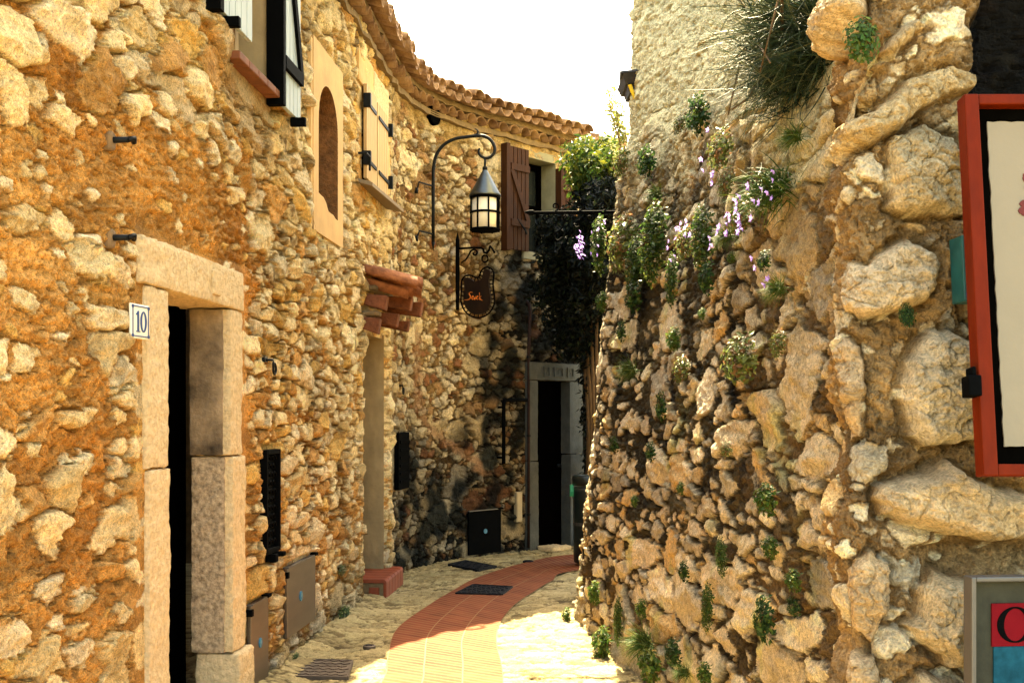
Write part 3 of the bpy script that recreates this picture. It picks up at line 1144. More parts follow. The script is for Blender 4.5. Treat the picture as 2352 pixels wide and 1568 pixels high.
def build_door_10():
    d = MB()
    d.fbox(FL, 5.2, 6.6, -0.42, -0.36, 0, 2.4)
    door = d.build('door', M_DOORW, house_a)
    k = MB()
    k.fbox(FL, 5.80, 5.88, -0.36, -0.345, 0.98, 1.16)
    k.build('lock_plate', mat('dull brass', (0.12, 0.11, 0.09), 0.5, 0.6), door)
    sr = MB()
    sr.fbox(FL, 5.20, 5.34, -0.40, -0.03, -0.05, 2.3)
    sr.fbox(FL, 5.20, 6.6, -0.40, -0.03, 2.30, 2.42)
    fr_ = sr.build('door_surround', M_HEWN, house_a)
    rough_block('lintel', FL, 5.035, 6.475, -0.28, 0.028, 2.235, 2.452, M_HEWN, fr_, 0.006, 0.018, 3, 0.014)
    rough_block('jamb_stone', FL, 5.105, 5.365, -0.22, 0.020, 1.40, 2.232, M_HEWN, fr_, 0.005, 0.018, 4, 0.012)
    rough_block('jamb_stone', FL, 5.125, 5.375, -0.22, 0.022, -0.05, 1.393, M_HEWN, fr_, 0.005, 0.018, 5, 0.012)
    rough_block('jamb_stone', FL, 6.27, 6.475, -0.20, 0.020, 1.418, 2.232, M_HEWN, fr_, 0.005, 0.016, 6, 0.012)
    rough_block('jamb_stone', FL, 6.30, 6.53, -0.20, 0.022, 0.32, 1.412, M_HEWN, fr_, 0.006, 0.016, 7, 0.012)
    rough_block('plinth_stone', FL, 6.30, 6.58, -0.20, 0.06, -0.05, 0.315, M_HEWN, fr_, 0.006, 0.016, 8, 0.022)
    rough_block('reveal_shade_slab', FL, 6.262, 6.32, -0.215, -0.025, 1.42, 2.23, M_SHADESTAIN, fr_, 0.003, 0.018, 41, 0.008)  # thin facing slabs added to carry the reveal's painted shade
    rough_block('reveal_shade_slab', FL, 6.288, 6.34, -0.215, -0.025, 0.32, 1.41, M_REVEAL, fr_, 0.004, 0.018, 42, 0.008)
    # a small raised shield on the lintel
    rough_block('carved_shield', FL, 5.93, 6.05, 0.02, 0.043, 2.275, 2.41, M_HEWN, fr_, 0.003, 0.012, 9, 0.010)
    th = MB()
    th.fbox(FL, 5.3, 6.4, -0.4, 0.05, -0.05, 0.12)
    th.build('threshold', M_HEWN, fr_, 0.012)


build_door_10()


# ---- first floor window with shutters painted pale with the sky's reflection
def plank_shutter(name, fr, a0, a1, b, c0, c1, m, mb_, parent, planks=5, brace=True, th=0.03, bars=(0.15, 0.85), diag=1):
    mb = MB()
    wd = (a1 - a0) / planks
    for i in range(planks):
        mb.fbox(fr, a0 + wd * i + 0.005, a0 + wd * (i + 1) - 0.005, b + 0.003 * (i % 2), b + th, c0, c1)
    mb.fbox(fr, a0 + 0.006, a1 - 0.006, b - 0.004, b + 0.004, c0 + 0.01, c1 - 0.01)
    sh = mb.build(name, m, parent, 0.003)
    br = MB()
    for t in bars:
        z = c0 + (c1 - c0) * t
        br.fbox(fr, a0 + 0.01, a1 - 0.01, b + th, b + th + 0.025, z - 0.04, z + 0.04)
    if brace:
        z0 = c0 + (c1 - c0) * bars[0] + 0.04
        z1 = c0 + (c1 - c0) * bars[1] - 0.04
        u0, u1 = (a0 + 0.03, a1 - 0.03) if diag > 0 else (a1 - 0.03, a0 + 0.03)
        q = 0.035
        br.prism(fr, [(u0 - q, z0), (u0 + q, z0), (u1 + q, z1), (u1 - q, z1)], b + th, b + th + 0.022)
    br.build('shutter_brace', mb_, sh, 0.003)
    return sh


def build_window_up():
    wd = MB()
    wd.fbox(FL, 6.40, 7.10, -0.34, -0.30, 3.55, 5.3)
    win = wd.build('window', M_PANE, house_a)
    r_ = MB()
    r_.fbox(FL, 6.40, 6.46, -0.30, 0.0, 3.60, 5.3)
    r_.fbox(FL, 7.04, 7.12, -0.30, 0.0, 3.60, 5.3)
    r_.fbox(FL, 6.46, 7.04, -0.30, -0.02, 3.56, 3.655)
    r_.build('reveal', M_PLASTER2, win)
    s_ = MB()
    for i in range(5):
        a = 6.22 + i * 0.178
        s_.fbox(FL, a, a + 0.172, -0.05, 0.085, 3.60, 3.645)
    s_.build('sill', M_SILLBRICK, win, 0.006)
    plank_shutter('shutter', FL, 5.84, 6.45, 0.055, 3.76, 5.25, M_SHEENWOOD, M_BLACK, win, 6, True, 0.03, (0.22, 0.8), 1)
    plank_shutter('shutter', FL, 7.06, 7.50, 0.055, 3.58, 5.25, M_SHEENWOOD, M_BLACK, win, 5, True, 0.03, (0.16, 0.8), -1)
    for nm, q in (('shutter_post', (5.80, 5.86, 0.02, 0.12, 3.72, 5.25)), ('shutter_post', (7.0, 7.055, 0.0, 0.11, 3.56, 5.25)),
                  ('shutter_stay', (6.0, 6.04, 0.05, 0.15, 3.70, 3.755)), ('shutter_stay', (7.36, 7.40, 0.05, 0.15, 3.52, 3.575))):
        h = MB()
        h.fbox(FL, *q)
        h.build(nm, M_BLACK, win, 0.004)


build_window_up()


# ---- plastered panel with an arched niche
def build_niche():
    a0, a1, c0, c1 = 8.1, 9.04, 2.97, 4.36
    na0, na1, nc0, ncs = 8.25, 8.86, 3.20, 3.80
    cxm = (na0 + na1) / 2
    rx = (na1 - na0) / 2
    rz = 0.31
    rr = random.Random(4)
    arc = [(na0, nc0 + 0.05)] + [(na0, ncs - 0.3), (na0, ncs)]
    for i in range(1, 16):
        t = math.pi - math.pi * i / 16
        arc.append((cxm + rx * math.cos(t), ncs + rz * math.sin(t)))
    arc += [(na1, ncs), (na1, ncs - 0.3)]
    low = [(na1 - (na1 - na0) * i / 8, nc0 - 0.03 * (i < 5) + 0.05 * (i / 8) + rr.uniform(-0.02, 0.02)) for i in range(0, 9)]
    arc += low
    # face: outer rectangle ring bridged to the arch outline
    n = len(arc)
    outer = []
    for (a, c) in arc:
        dx, dz = a - cxm, c - 3.70
        k = 1e9
        if abs(dx) > 1e-6: k = min(k, ((a1 if dx > 0 else a0) - cxm) / dx)
        if abs(dz) > 1e-6: k = min(k, ((c1 if dz > 0 else c0) - 3.70) / dz)
        outer.append((cxm + dx * k, 3.70 + dz * k))
    mb = MB()
    f = 0.018
    V = [FL(a, f, c) for a, c in outer] + [FL(a, f, c) for a, c in arc] + [FL(a, -0.02, c) for a, c in outer] + [FL(a, -0.16, c) for a, c in arc]
    F = []
    for i in range(n):
        j = (i + 1) % n
        F.append((i, j, n + j, n + i))
        F.append((i, 2 * n + i, 2 * n + j, j))
    mb.add(V, F)
    # corners of the panel
    for (ca, cc) in ((a0, c0), (a1, c0), (a0, c1), (a1, c1)):
        pa = sorted(range(n), key=lambda i: (outer[i][0] - ca) ** 2 + (outer[i][1] - cc) ** 2)
        on_v = [i for i in pa if abs(outer[i][0] - ca) < 1e-4][:1]
        on_h = [i for i in pa if abs(outer[i][1] - cc) < 1e-4][:1]
        if on_v and on_h:
            mb.add([FL(ca, f, cc), FL(outer[on_v[0]][0], f, outer[on_v[0]][1]), FL(cxm, f, 3.70), FL(outer[on_h[0]][0], f, outer[on_h[0]][1])], [(0, 1, 3)])
    panel = mb.build('plaster_panel', M_PLASTER, house_a)
    r_ = MB()
    V = [FL(a, f - 0.001, c) for a, c in arc] + [FL(a, -0.15, c) for a, c in arc]
    r_.add(V, [(i, (i + 1) % n, n + (i + 1) % n, n + i) for i in range(n)])
    r_.add([FL(a, -0.15, c) for a, c in arc], [tuple(range(n))])
    r_.build('niche', M_NICHE, panel)
    e = MB()
    e.fbox(FL, 8.05, 8.1, -0.03, 0.012, 2.99, 4.33)
    e.build('panel_edge', M_PLASTER, panel)


build_niche()


# ---- pale closed shutters near the corner
def build_pale_shutters():
    wd = MB()
    wd.fbox(FL, 9.80, 10.95, -0.22, -0.12, 3.6, 4.65)
    win = wd.build('window', M_DARK, house_a)
    rough_block('window_lintel', FL, 9.66, 10.30, -0.2, 0.02, 4.50, 4.80, M_PLASTER, win, 0.006, 0.03, 12, 0.02)
    rough_block('window_lintel', FL, 10.32, 11.05, -0.2, 0.02, 4.46, 4.78, M_HEWN, win, 0.006, 0.03, 13, 0.02)
    rough_block('window_jamb', FL, 10.86, 11.10, -0.2, 0.02, 3.78, 4.46, M_PLASTER, win, 0.006, 0.03, 14, 0.02)
    for i, (a0, a1) in enumerate(((9.84, 10.30), (10.33, 10.86))):
        mb = MB()
        k = 5
        for j in range(k):
            w_ = (a1 - a0) / k
            mb.fbox(FL, a0 + w_ * j + 0.005, a0 + w_ * (j + 1) - 0.005, 0.015 + 0.002 * (j % 2), 0.045, 3.70, 4.52 - 0.03 * i)
        sh = mb.build('shutter', M_PALEWOOD, win, 0.003)
        for z in (3.86, 4.36):
            q = MB()
            q.fbox(FL, a0 if i == 0 else a0 + 0.04, (a1 - 0.06) if i == 0 else a1 + 0.02, 0.046, 0.056, z - 0.018, z + 0.018)
            e = a0 - 0.03 if i == 0 else a1 + 0.0
            q.fbox(FL, e, e + 0.045, 0.02, 0.085, z - 0.05, z + 0.07)
            build_each(q, 'hinge', M_IRON, sh, 0.003)
    s_ = MB()
    s_.hexa([FL(9.72, -0.02, 3.64), FL(11.0, -0.02, 3.64), FL(11.0, 0.17, 3.60), FL(9.72, 0.12, 3.60),
             FL(9.72, -0.02, 3.675), FL(11.0, -0.02, 3.675), FL(11.0, 0.17, 3.635), FL(9.72, 0.12, 3.635)])
    s_.build('sill', mat('grey weathered wood', (0.20, 0.15, 0.10), 0.8, stretch=(2, 8, 8)), win, 0.004)
    h = MB()
    h.tube([FL(9.60, 0.02, 3.86), FL(9.60, 0.09, 3.86), FL(9.75, 0.09, 3.86), FL(9.75, 0.09, 3.74)], 0.010, 6)
    h.build('shutter_catch', M_IRON, win)


build_pale_shutters()


# ---- corner doorway with plastered reveal, tile canopy and step
def build_corner_door():
    d = MB()
    d.fbox(FL, 9.8, 10.9, -0.36, -0.30, 0.0, 2.5)
    door = d.build('door', M_DOORW, house_a)
    rv = MB()
    rv.fbox(FL, 9.8, 9.90, -0.30, -0.012, -0.05, 2.45)
    rv.fbox(FL, 9.8, 10.9, -0.30, -0.012, 2.36, 2.46)
    # uneven plaster skin of the far side, facing down the alley
    fr_ = frame(LW(10.80, 0, 0), LN, -LT)
    n1, n2 = 20, 90
    A, C = np.meshgrid(np.linspace(-0.30, 0.012, n1), np.linspace(-0.05, 2.40, n2))
    B = 0.010 * fbm(A * 6, C * 3, 61, 4)
    W = np.array([fr_(a, b, c) for a, b, c in zip(A.ravel(), B.ravel(), C.ravel())]).reshape(n2, n1, 3)
    grid_mesh('reveal', W[..., 0], W[..., 1], W[..., 2], M_PLASTER2, door)
    rv.build('door_head', M_PLASTER2, door)
    # canopy
    cp = MB()
    rr = random.Random(8)
    for i in range(4):
        Y = 9.98 + i * 0.19
        o = LN
        z = 2.76 + rr.uniform(-0.01, 0.01) + 0.02 * i
        barrel(cp, LW(Y, 0.43 + rr.uniform(-0.04, 0.04), z), (o + LT * 0.18).normalized(), 0.095, 0.50, 0.13, 1, 0.014, 10, 0.9)
        barrel(cp, LW(Y + 0.095, 0.40 + rr.uniform(-0.04, 0.04), z - 0.005), (o + LT * 0.18).normalized(), 0.085, 0.46, 0.12, -1, 0.014, 10, 0.9)
    can = cp.build('canopy', M_TILECAN, house_a, smooth=True)
    for (Y, dd, z0, z1, w_) in ((9.84, 0.14, 2.34, 2.50, 0.11), (9.86, 0.20, 2.55, 2.70, 0.12), (10.30, 0.22, 2.44, 2.58, 0.12), (10.33, 0.34, 2.59, 2.73, 0.12), (10.66, 0.26, 2.42, 2.54, 0.10), (10.68, 0.38, 2.56, 2.72, 0.10)):
        bk = MB()
        bk.hexa([LW(Y, -0.02, z0 + 0.06), LW(Y + w_, -0.02, z0 + 0.06), LW(Y + w_, dd, z0), LW(Y, dd, z0),
                 LW(Y, -0.02, z1), LW(Y + w_, -0.02, z1), LW(Y + w_, dd + 0.02, z1 - 0.02), LW(Y, dd + 0.02, z1 - 0.02)])
        bk.build('corbel_brick', mat('weathered brick', (0.15, 0.05, 0.024), 0.9, var=0.5, scale=14, bump=0.8, bdist=0.01), can, 0.01)
    mo = MB()
    mo.fbox(FL, 9.85, 10.0, -0.02, 0.15, 2.502, 2.548)
    mo.fbox(FL, 9.92, 10.7, -0.02, 0.12, 2.735, 2.78)
    mo.build('canopy_mortar', M_MORT, can, 0.02)
    # step of rounded red tiles
    st = thing('door_step', 'small red tiled step before the corner doorway', 'step', LW(10.5, 0.15, 0))
    mb = MB()
    fs = frame(LW(10.12, 0, 0), LT, LN)
    mb.fbox(fs, 0.01, 0.87, -0.2, 0.135, 0.0, 0.135)
    mb.build('core', M_MORT, st)
    tl = MB()
    for i in range(6):
        a = i * 0.148
        tl.prism(lambda y, b, c, a=a: fs(b, y, c), [(-0.2, 0.138), (-0.2, 0.172), (0.13, 0.172), (0.155, 0.165), (0.165, 0.145), (0.165, 0.0), (0.137, 0.0), (0.137, 0.138)], a + 0.002, a + 0.143)
    tl.build('tread_tiles', M_TILERED, st, 0.004)
    e = MB()
    e.fbox(fs, -0.018, 0.008, 0.01, 0.10, 0.01, 0.10)
    e.build('end_tile', M_TILERED, st, 0.004)
    th = MB()
    th.fbox(FL, 9.9, 10.8, -0.28, -0.205, -0.05, 0.14)
    th.build('threshold', M_PLASTER2, door)


build_corner_door()


# ---- fixings on the left wall
def plate_and_small():
    # number plate
    p0 = LW(4.865, 0.045, 2.052)
    p1 = P(327, 736, 5.02) + LN * 0.03
    ex = Vector((p1.x - p0.x, p1.y - p0.y, 0)).normalized()
    ey = Vector((ex.y, -ex.x, 0))
    fr = frame(p0, ex, ey)
    t = thing('number_plate', 'white enamel house number plate reading 10 with blue border', 'number plate', p0)
    w_, h_ = 0.165, 0.075
    mb = MB()
    mb.fbox(fr, 0, w_, -0.012, 0, -h_, h_)
    mb.build('plate', M_WENAM, t, 0.004)
    b = MB()
    for (a0, a1, c0, c1) in ((0.012, w_ - 0.012, -h_ + 0.008, -h_ + 0.013), (0.012, w_ - 0.012, h_ - 0.013, h_ - 0.008), (0.010, 0.017, -h_ + 0.01, h_ - 0.01), (w_ - 0.017, w_ - 0.010, -h_ + 0.01, h_ - 0.01)):
        b.fbox(fr, a0, a1, 0.0005, 0.002, c0, c1)
    for ca in (0.012, w_ - 0.012):
        for cc in (-h_ + 0.012, h_ - 0.012):
            b.prism(fr, [(ca + 0.010 * math.cos(k), cc + 0.008 * math.sin(k)) for k in np.linspace(0, 6.28, 10)[:-1]], 0.0005, 0.0026)
    build_each(b, 'border', M_NAVY, t)
    d1 = MB()
    d1.prism(fr, [(0.052, -0.042), (0.066, -0.042), (0.066, 0.045), (0.056, 0.045), (0.040, 0.030), (0.040, 0.026), (0.052, 0.030)], 0.0005, 0.003)
    d1.fbox(fr, 0.042, 0.076, 0.0005, 0.003, -0.047, -0.0425)
    d1.build('digit', M_NAVY, t)
    d0 = MB()
    N = 28
    ci = [(0.107 + 0.028 * math.cos(k), 0.046 * math.sin(k)) for k in np.linspace(0, 2 * math.pi, N, endpoint=False)]
    co = [(0.107 + 0.014 * math.cos(k), 0.040 * math.sin(k)) for k in np.linspace(0, 2 * math.pi, N, endpoint=False)]
    V = [fr(a, 0.003, c) for a, c in ci] + [fr(a, 0.003, c) for a, c in co] + [fr(a, 0, c) for a, c in ci] + [fr(a, 0, c) for a, c in co]
    d0.add(V, [(i, (i + 1) % N, N + (i + 1) % N, N + i) for i in range(N)] + [(i, 2 * N + i, 2 * N + (i + 1) % N, (i + 1) % N) for i in range(N)] + [(N + i, N + (i + 1) % N, 3 * N + (i + 1) % N, 3 * N + i) for i in range(N)])
    d0.build('digit', M_NAVY, t)

    # openwork black grille
    t = thing('wall_grille', 'tall black openwork metal grille beside the door of number 10', 'grille', LW(7.02, 0, 0.8))
    fr = frame(LW(6.87, 0, 0.79), LT, LN)
    g = MB()
    W_, H_ = 0.30, 0.64
    for (a0, a1, c0, c1) in ((0, 0.025, 0, H_), (W_ - 0.025, W_, 0, H_), (0.025, W_ - 0.025, 0, 0.03), (0.025, W_ - 0.025, H_ - 0.03, H_)):
        g.fbox(fr, a0, a1, -0.01, 0.045, c0, c1)
    g.build('rim', M_BLACK, t, 0.004)
    g = MB()
    g.fbox(fr, 0.02, W_ - 0.02, -0.01, 0.012, 0.02, H_ - 0.02)
    for r_ in range(11):
        for c_ in range(4):
            a = 0.05 + c_ * 0.062 + (0.03 if r_ % 2 else 0)
            z = 0.055 + r_ * 0.052
            if a > W_ - 0.04: continue
            pts = [fr(a + 0.028 * math.cos(k), 0.022, z + 0.026 * math.sin(k)) for k in np.linspace(0, math.pi, 7)]
            g.tube(pts, 0.0075, 5)
    g.build('lattice', M_BLACK, t)
    b = MB()
    b.fbox(fr, 0.10, 0.16, 0.0, 0.07, -0.055, -0.005)
    b.fbox(fr, 0.20, 0.26, 0.0, 0.09, -0.03, 0.0)
    build_each(b, 'lower_clip', M_BLACK, t, 0.006)

    # steel utility doors
    def steel(name, label, a0, a1, c0, c1, m, frm, emblem, loc):
        t = thing(name, label, 'hatch', loc)
        mb = MB()
        mb.fbox(frm, a0, a1, 0.004, 0.03, c0, c1)
        mb.build('panel', m, t, 0.004)
        e = MB()
        L = a1 - a0
        am, cm = a0 + L * emblem[0], c0 + (c1 - c0) * emblem[1]
        r_ = emblem[2]
        e.prism(frm, [(am + r_ * math.cos(k), cm + r_ * math.sin(k)) for k in np.linspace(0, 6.283, 18, endpoint=False)], 0.0305, 0.036)
        em = e.build('round_lock', M_BLUE, t)
        e = MB()
        e.prism(frm, [(am + r_ * .5 * math.cos(k), cm + r_ * .5 * math.sin(k)) for k in np.linspace(0, 6.283, 18, endpoint=False)], 0.036, 0.038)
        e.build('lock_emblem', mat('pale blue enamel', (0.06, 0.18, 0.25), 0.5, var=0.1, bump=0), em)
        h = MB()
        h.fbox(frm, a1 - 0.05, a1 + 0.02, 0.0, 0.045, c1 + 0.001, c1 + 0.02)
        h.fbox(frm, a0 - 0.015, a0 + 0.02, 0.0, 0.04, c1 - 0.06, c1 - 0.02)
        build_each(h, 'hinge', M_BLACK, t)
        tp = MB()
        tp.fbox(frm, a0, a1 - 0.06, 0.002, 0.04, c1 + 0.001, c1 + 0.010)
        tp.build('top_flange', M_ALU, t)
        return t
    steel('utility_hatch', 'square brown steel hatch with blue round lock low on the ochre wall', 7.37, 8.11, 0.185, 0.64, M_STEEL, FL, (0.45, 0.5, 0.035), LW(7.7, 0, 0.2))
    steel('utility_hatch', 'narrow steel hatch with blue lock beside the foot of the door jamb', 6.60, 6.95, -0.02, 0.53, M_STEEL, FL, (0.5, 0.55, 0.03), LW(6.75, 0, 0.0))
    fr, L = w2_frame(1073, 1147)
    t = steel('utility_hatch', 'black utility hatch at the foot of the curved stone house', 0.0, L, 0.03, 0.53, M_BLACK, fr, (0.5, 0.52, 0.028), w2_at(1100, 1270))
    fr, L = w2_frame(905, 930)
    t = thing('wall_grille', 'narrow plain black vent panel on the curved house past the corner doorway', 'grille', w2_at(917, 1130))
    g = MB()
    g.fbox(fr, 0, L, 0.0, 0.05, 0.88, 1.46)
    g.build('panel', M_BLACK, t, 0.006)
    g = MB()
    for i in range(6):
        g.fbox(fr, 0.03, L - 0.03, 0.05, 0.062, 0.95 + i * 0.08, 0.98 + i * 0.08)
    build_each(g, 'louvre', M_BLACK, t)
    fr, L = w2_frame(1180, 1193)
    t = thing('meter_box', 'small beige meter box left of the grey stone door', 'meter box', w2_at(1186, 1200))
    g = MB()
    g.fbox(fr, 0, L, 0.0, 0.05, 0.36, 0.72)
    g.build('box', M_BEIGE, t, 0.006)
    g = MB()
    g.fbox(fr, 0.01, L - 0.01, 0.05, 0.056, 0.38, 0.70)
    g.build('cover', M_BEIGE, t, 0.004)

    # hooks
    def hook(label, base, out, side, sc):
        t = thing('wall_hook', label, 'hook', base)
        mb = MB()
        up = Vector((0, 0, 1))
        pts = [base - out * 0.03, base + out * 0.05 * sc]
        for k in np.linspace(0, math.pi * 1.5, 10):
            pts.append(base + out * 0.05 * sc + side * 0.03 * sc * (1 - math.cos(k)) * 0.9 - up * (0.05 + 0.03 * math.sin(k)) * sc * (0.4 if k < 0.3 else 1))
        mb.tube(pts, 0.007 * sc, 6)
        mb.build('hook', M_IRON, t, smooth=True)
        pl = MB()
        pl.fbox(frame(base, side, out), -0.03 * sc, 0.03 * sc, -0.01, 0.012, -0.012 * sc, 0.015 * sc)
        pl.build('nail_plate', M_IRON, t, 0.002)
    hook('small black iron hook on the ochre wall right of door 10', LW(6.93, 0.01, 1.98), LN, LT, 1.1)
    p, nn = w2(s_of(913))
    hook('small curled iron hook on the curved house above its narrow vent panel', w2_at(913, 885, 0.0), nn, Vector((-nn.y, nn.x, 0)), 1.1)
    for (Y, h, lab) in ((4.76, 2.80, 'rusted iron pin set in a cement patch high on the ochre wall'), (4.76, 2.39, 'old iron eye bolt in the ochre wall above the number plate')):
        t = thing('wall_pin', lab, 'pin', LW(Y, 0, h))
        mb = MB()
        mb.tube([LW(Y, -0.05, h), LW(Y, 0.075, h)], [0.014, 0.013], 8)
        mb.tube([LW(Y, 0.075, h), LW(Y + 0.03, 0.09, h + 0.012), LW(Y + 0.05, 0.08, h)], 0.012, 8)
        mb.build('pin', M_IRON, t, smooth=True)
        pt = MB()
        pt.prism(FL, [(Y - 0.03, h - 0.05), (Y + 0.02, h - 0.045), (Y + 0.04, h), (Y + 0.03, h + 0.03), (Y - 0.01, h + 0.04), (Y - 0.03, h + 0.02)], -0.03, 0.014)
        pt.build('cement_patch', mat('grey cement', (0.16, 0.095, 0.045), 0.9, var=0.3), t, 0.012)


plate_and_small()


# ---- the far door and the window of the second house
def build_house_b_details():
    fr, L = w2_frame(1206, 1332)
    al = lambda px: (px - 1206) / (1332 - 1206) * L
    # true positions along the chord
    p0, _n = w2(s_of(1206))
    p1, _n = w2(s_of(1332))
    ex = (p1 - p0).normalized()

    def al(px):
        # intersect the picture column with the chord
        k = (px - CX) / FPX
        return (k * p0.y - p0.x) / (ex.x - k * ex.y)
    o = 0.03
    d = MB()
    d.fbox(fr, al(1215), al(1310), -0.12, -0.07, 0.0, 2.15)
    door = d.build('door', M_DOORW, house_b)
    k = MB()
    k.lathe([(0.0, -0.03), (0.028, -0.02), (0.034, 0), (0.028, 0.02), (0.0, 0.03)], fr(al(1291), -0.05, 1.0), 12)
    k.build('door_knob', M_IRON, door, smooth=True)
    rb = MB()
    rb.fbox(fr, al(1207), al(1224), -0.28, -0.13, 0, 2.06)
    rb.fbox(fr, al(1300), al(1330), -0.28, -0.13, 0, 2.06)
    su = rb.build('door_surround', M_GREYSTONE, house_b)
    rough_block('lintel', fr, al(1205), al(1336), -0.2, 0.06 + o, 2.06, 2.275, M_GREYSTONE, su, 0.004, 0.03, 21, 0.012)
    rough_block('jamb_stone', fr, al(1206), al(1225), -0.2, 0.05 + o, 1.08, 2.055, M_GREYSTONE, su, 0.004, 0.03, 22, 0.012)
    rough_block('jamb_stone', fr, al(1206), al(1226), -0.2, 0.055 + o, -0.02, 1.072, M_GREYSTONE, su, 0.004, 0.03, 23, 0.012)
    rough_block('jamb_stone', fr, al(1298), al(1328), -0.2, 0.05 + o, 1.15, 2.055, M_GREYSTONE, su, 0.004, 0.03, 24, 0.012)
    rough_block('jamb_stone', fr, al(1299), al(1330), -0.2, 0.055 + o, -0.02, 1.142, M_GREYSTONE, su, 0.004, 0.03, 25, 0.012)
    # carved cartouches and the year
    for q, (pa, pb) in enumerate(((1236, 1249), (1260, 1280), (1290, 1304))):
        c = MB()
        a0, a1 = al(pa), al(pb)
        z0, z1 = 2.105, 2.225
        b0, b1 = 0.06 + o, 0.075 + o
        for (x0, x1, y0, y1) in ((a0, a1, z0, z0 + 0.012), (a0, a1, z1 - 0.012, z1), (a0, a0 + 0.012, z0 + 0.013, z1 - 0.013), (a1 - 0.012, a1, z0 + 0.013, z1 - 0.013)):
            c.fbox(fr, x0, x1, b0, b1, y0, y1)
        am, zm = (a0 + a1) / 2, (z0 + z1) / 2
        seg = {'1': [((0, -.03), (0, .03)), ((0, .03), (-.008, .02))],
               '8': [((-.009, -.03), (.009, -.03)), ((-.009, 0), (.009, 0)), ((-.009, .03), (.009, .03)), ((-.009, -.03), (-.009, .03)), ((.009, -.03), (.009, .03))],
               '7': [((-.009, .03), (.009, .03)), ((.009, .03), (-.003, -.03))]}
        txt = ('1', '187', '5')[q]
        seg['5'] = [((.009, .03), (-.009, .03)), ((-.009, .03), (-.009, .002)), ((-.009, .002), (.009, .002)), ((.009, .002), (.009, -.03)), ((.009, -.03), (-.009, -.03))]
        for i, ch in enumerate(txt):
            x = am + (i - (len(txt) - 1) / 2) * 0.028
            for (u0, v0), (u1, v1) in seg[ch]:
                c.tube([fr(x + u0, b0, zm + v0), fr(x + u1, b0, zm + v1)], 0.005, 5)
        c.build('carved_cartouche', M_GREYSTONE, su)
    # window with brown shutters
    fr2, L2 = w2_frame(1206, 1276)
    p0b, _n = w2(s_of(1206))
    p1b, _n = w2(s_of(1276))
    w_ = MB()
    w_.fbox(fr2, -0.05, L2 + 0.05, -0.32, -0.28, 3.55, 4.8)
    win = w_.build('window', M_PANE, house_b)
    r_ = MB()
    r_.fbox(fr2, -0.06, 0.0, -0.28, 0.0, 3.58, 4.76)
    r_.fbox(fr2, L2, L2 + 0.08, -0.28, 0.0, 3.58, 4.76)
    r_.fbox(fr2, -0.06, L2 + 0.08, -0.28, 0.0, 4.761, 4.86)
    r_.fbox(fr2, -0.06, L2 + 0.08, -0.28, 0.03, 3.52, 3.61)
    r_.build('reveal', mat('grey plaster', (0.20, 0.19, 0.13), 0.9, var=0.25, scale=5), win)
    s_ = MB()
    for x in (0.01, L2 * 0.47, L2 - 0.06):
        s_.fbox(fr2, x, x + 0.05, -0.275, -0.225, 3.61, 4.76)
    s_.fbox(fr2, 0.01, L2 - 0.01, -0.272, -0.23, 4.2, 4.24)
    s_.fbox(fr2, 0.01, L2 - 0.01, -0.272, -0.23, 4.70, 4.76)
    s_.build('sash', M_DOORW, win)
    f3, L3 = w2_frame(1160, 1205)
    sh = plank_shutter('shutter', f3, 0.0, L3, 0.045, 3.60, 4.82, M_WOOD, M_WOOD, win, 5, True, 0.03, (0.26, 0.80), -1)
    q = MB()
    q.fbox(f3, -0.07, -0.01, 0.0, 0.10, 3.58, 4.84)
    q.build('shutter_edge', M_WOOD, sh)
    q = MB()
    q.tube([f3(L3 * 0.35, 0.09, 3.96), f3(L3 * 0.7, 0.11, 3.84), f3(L3 * 0.8, 0.10, 3.80)], 0.012, 6)
    q.build('latch', M_IRON, sh)
    f4, L4 = w2_frame(1282, 1314)
    sh = plank_shutter('shutter', f4, 0.0, L4, 0.045, 3.62, 4.70, M_WOOD, M_WOOD, win, 4, True, 0.03, (0.26, 0.78), 1)
    q = MB()
    q.fbox(f4, -0.05, -0.006, 0.0, 0.10, 3.62, 4.70)
    q.build('shutter_edge', M_WOOD, sh)
    # round vent in the wall top
    t = thing('round_vent', 'round black mesh vent under the tiled eaves', 'vent', w2_at(991, 266))
    p, nn = w2(s_of(991))
    side = Vector((-nn.y, nn.x, 0))
    fv = frame(w2_at(991, 266), side, nn)
    v = MB()
    v.prism(fv, [(0.11 * math.cos(k), 0.11 * math.sin(k)) for k in np.linspace(0, 6.283, 24, endpoint=False)], 0.0, 0.05)
    v.build('disc', M_DARK, t)
    v = MB()
    for i in range(-4, 5):
        hh = math.sqrt(max(0, 0.105 ** 2 - (i * 0.024) ** 2))
        v.fbox(fv, i * 0.024 - 0.003, i * 0.024 + 0.003, 0.05, 0.056, -hh, hh)
        v.fbox(fv, -hh, hh, 0.0565, 0.061, i * 0.024 - 0.003, i * 0.024 + 0.003)
    v.build('mesh_screen', M_BLACK, t)
    # stone block before the door
    f5, L5 = w2_frame(1216, 1262)
    o5 = thing('stone_block', 'low worn stone block before the grey door', 'stone', f5(0.1, 0.2, 0))
    rough_block('block', f5, 0.02, L5, 0.10, 0.36, -0.02, 0.06, M_HEWN, o5, 0.012, 0.025, 31, 0.03)
    # rusty pipe and iron rail
    t = thing('iron_pipe', 'thin rusty iron pipe running up beside the grey stone door', 'pipe', w2_at(1206, 1250))
    mb = MB()
    pts = [w2_at(1206, 1256, 0.06), w2_at(1206, 1000, 0.06), w2_at(1206, 800, 0.06), w2_at(1209, 715, 0.06), w2_at(1211, 700, 0.03), w2_at(1210, 688, -0.02)]
    mb.tube(pts, 0.020, 8)
    mb.build('pipe', M_RUST, t, smooth=True)
    mb = MB()
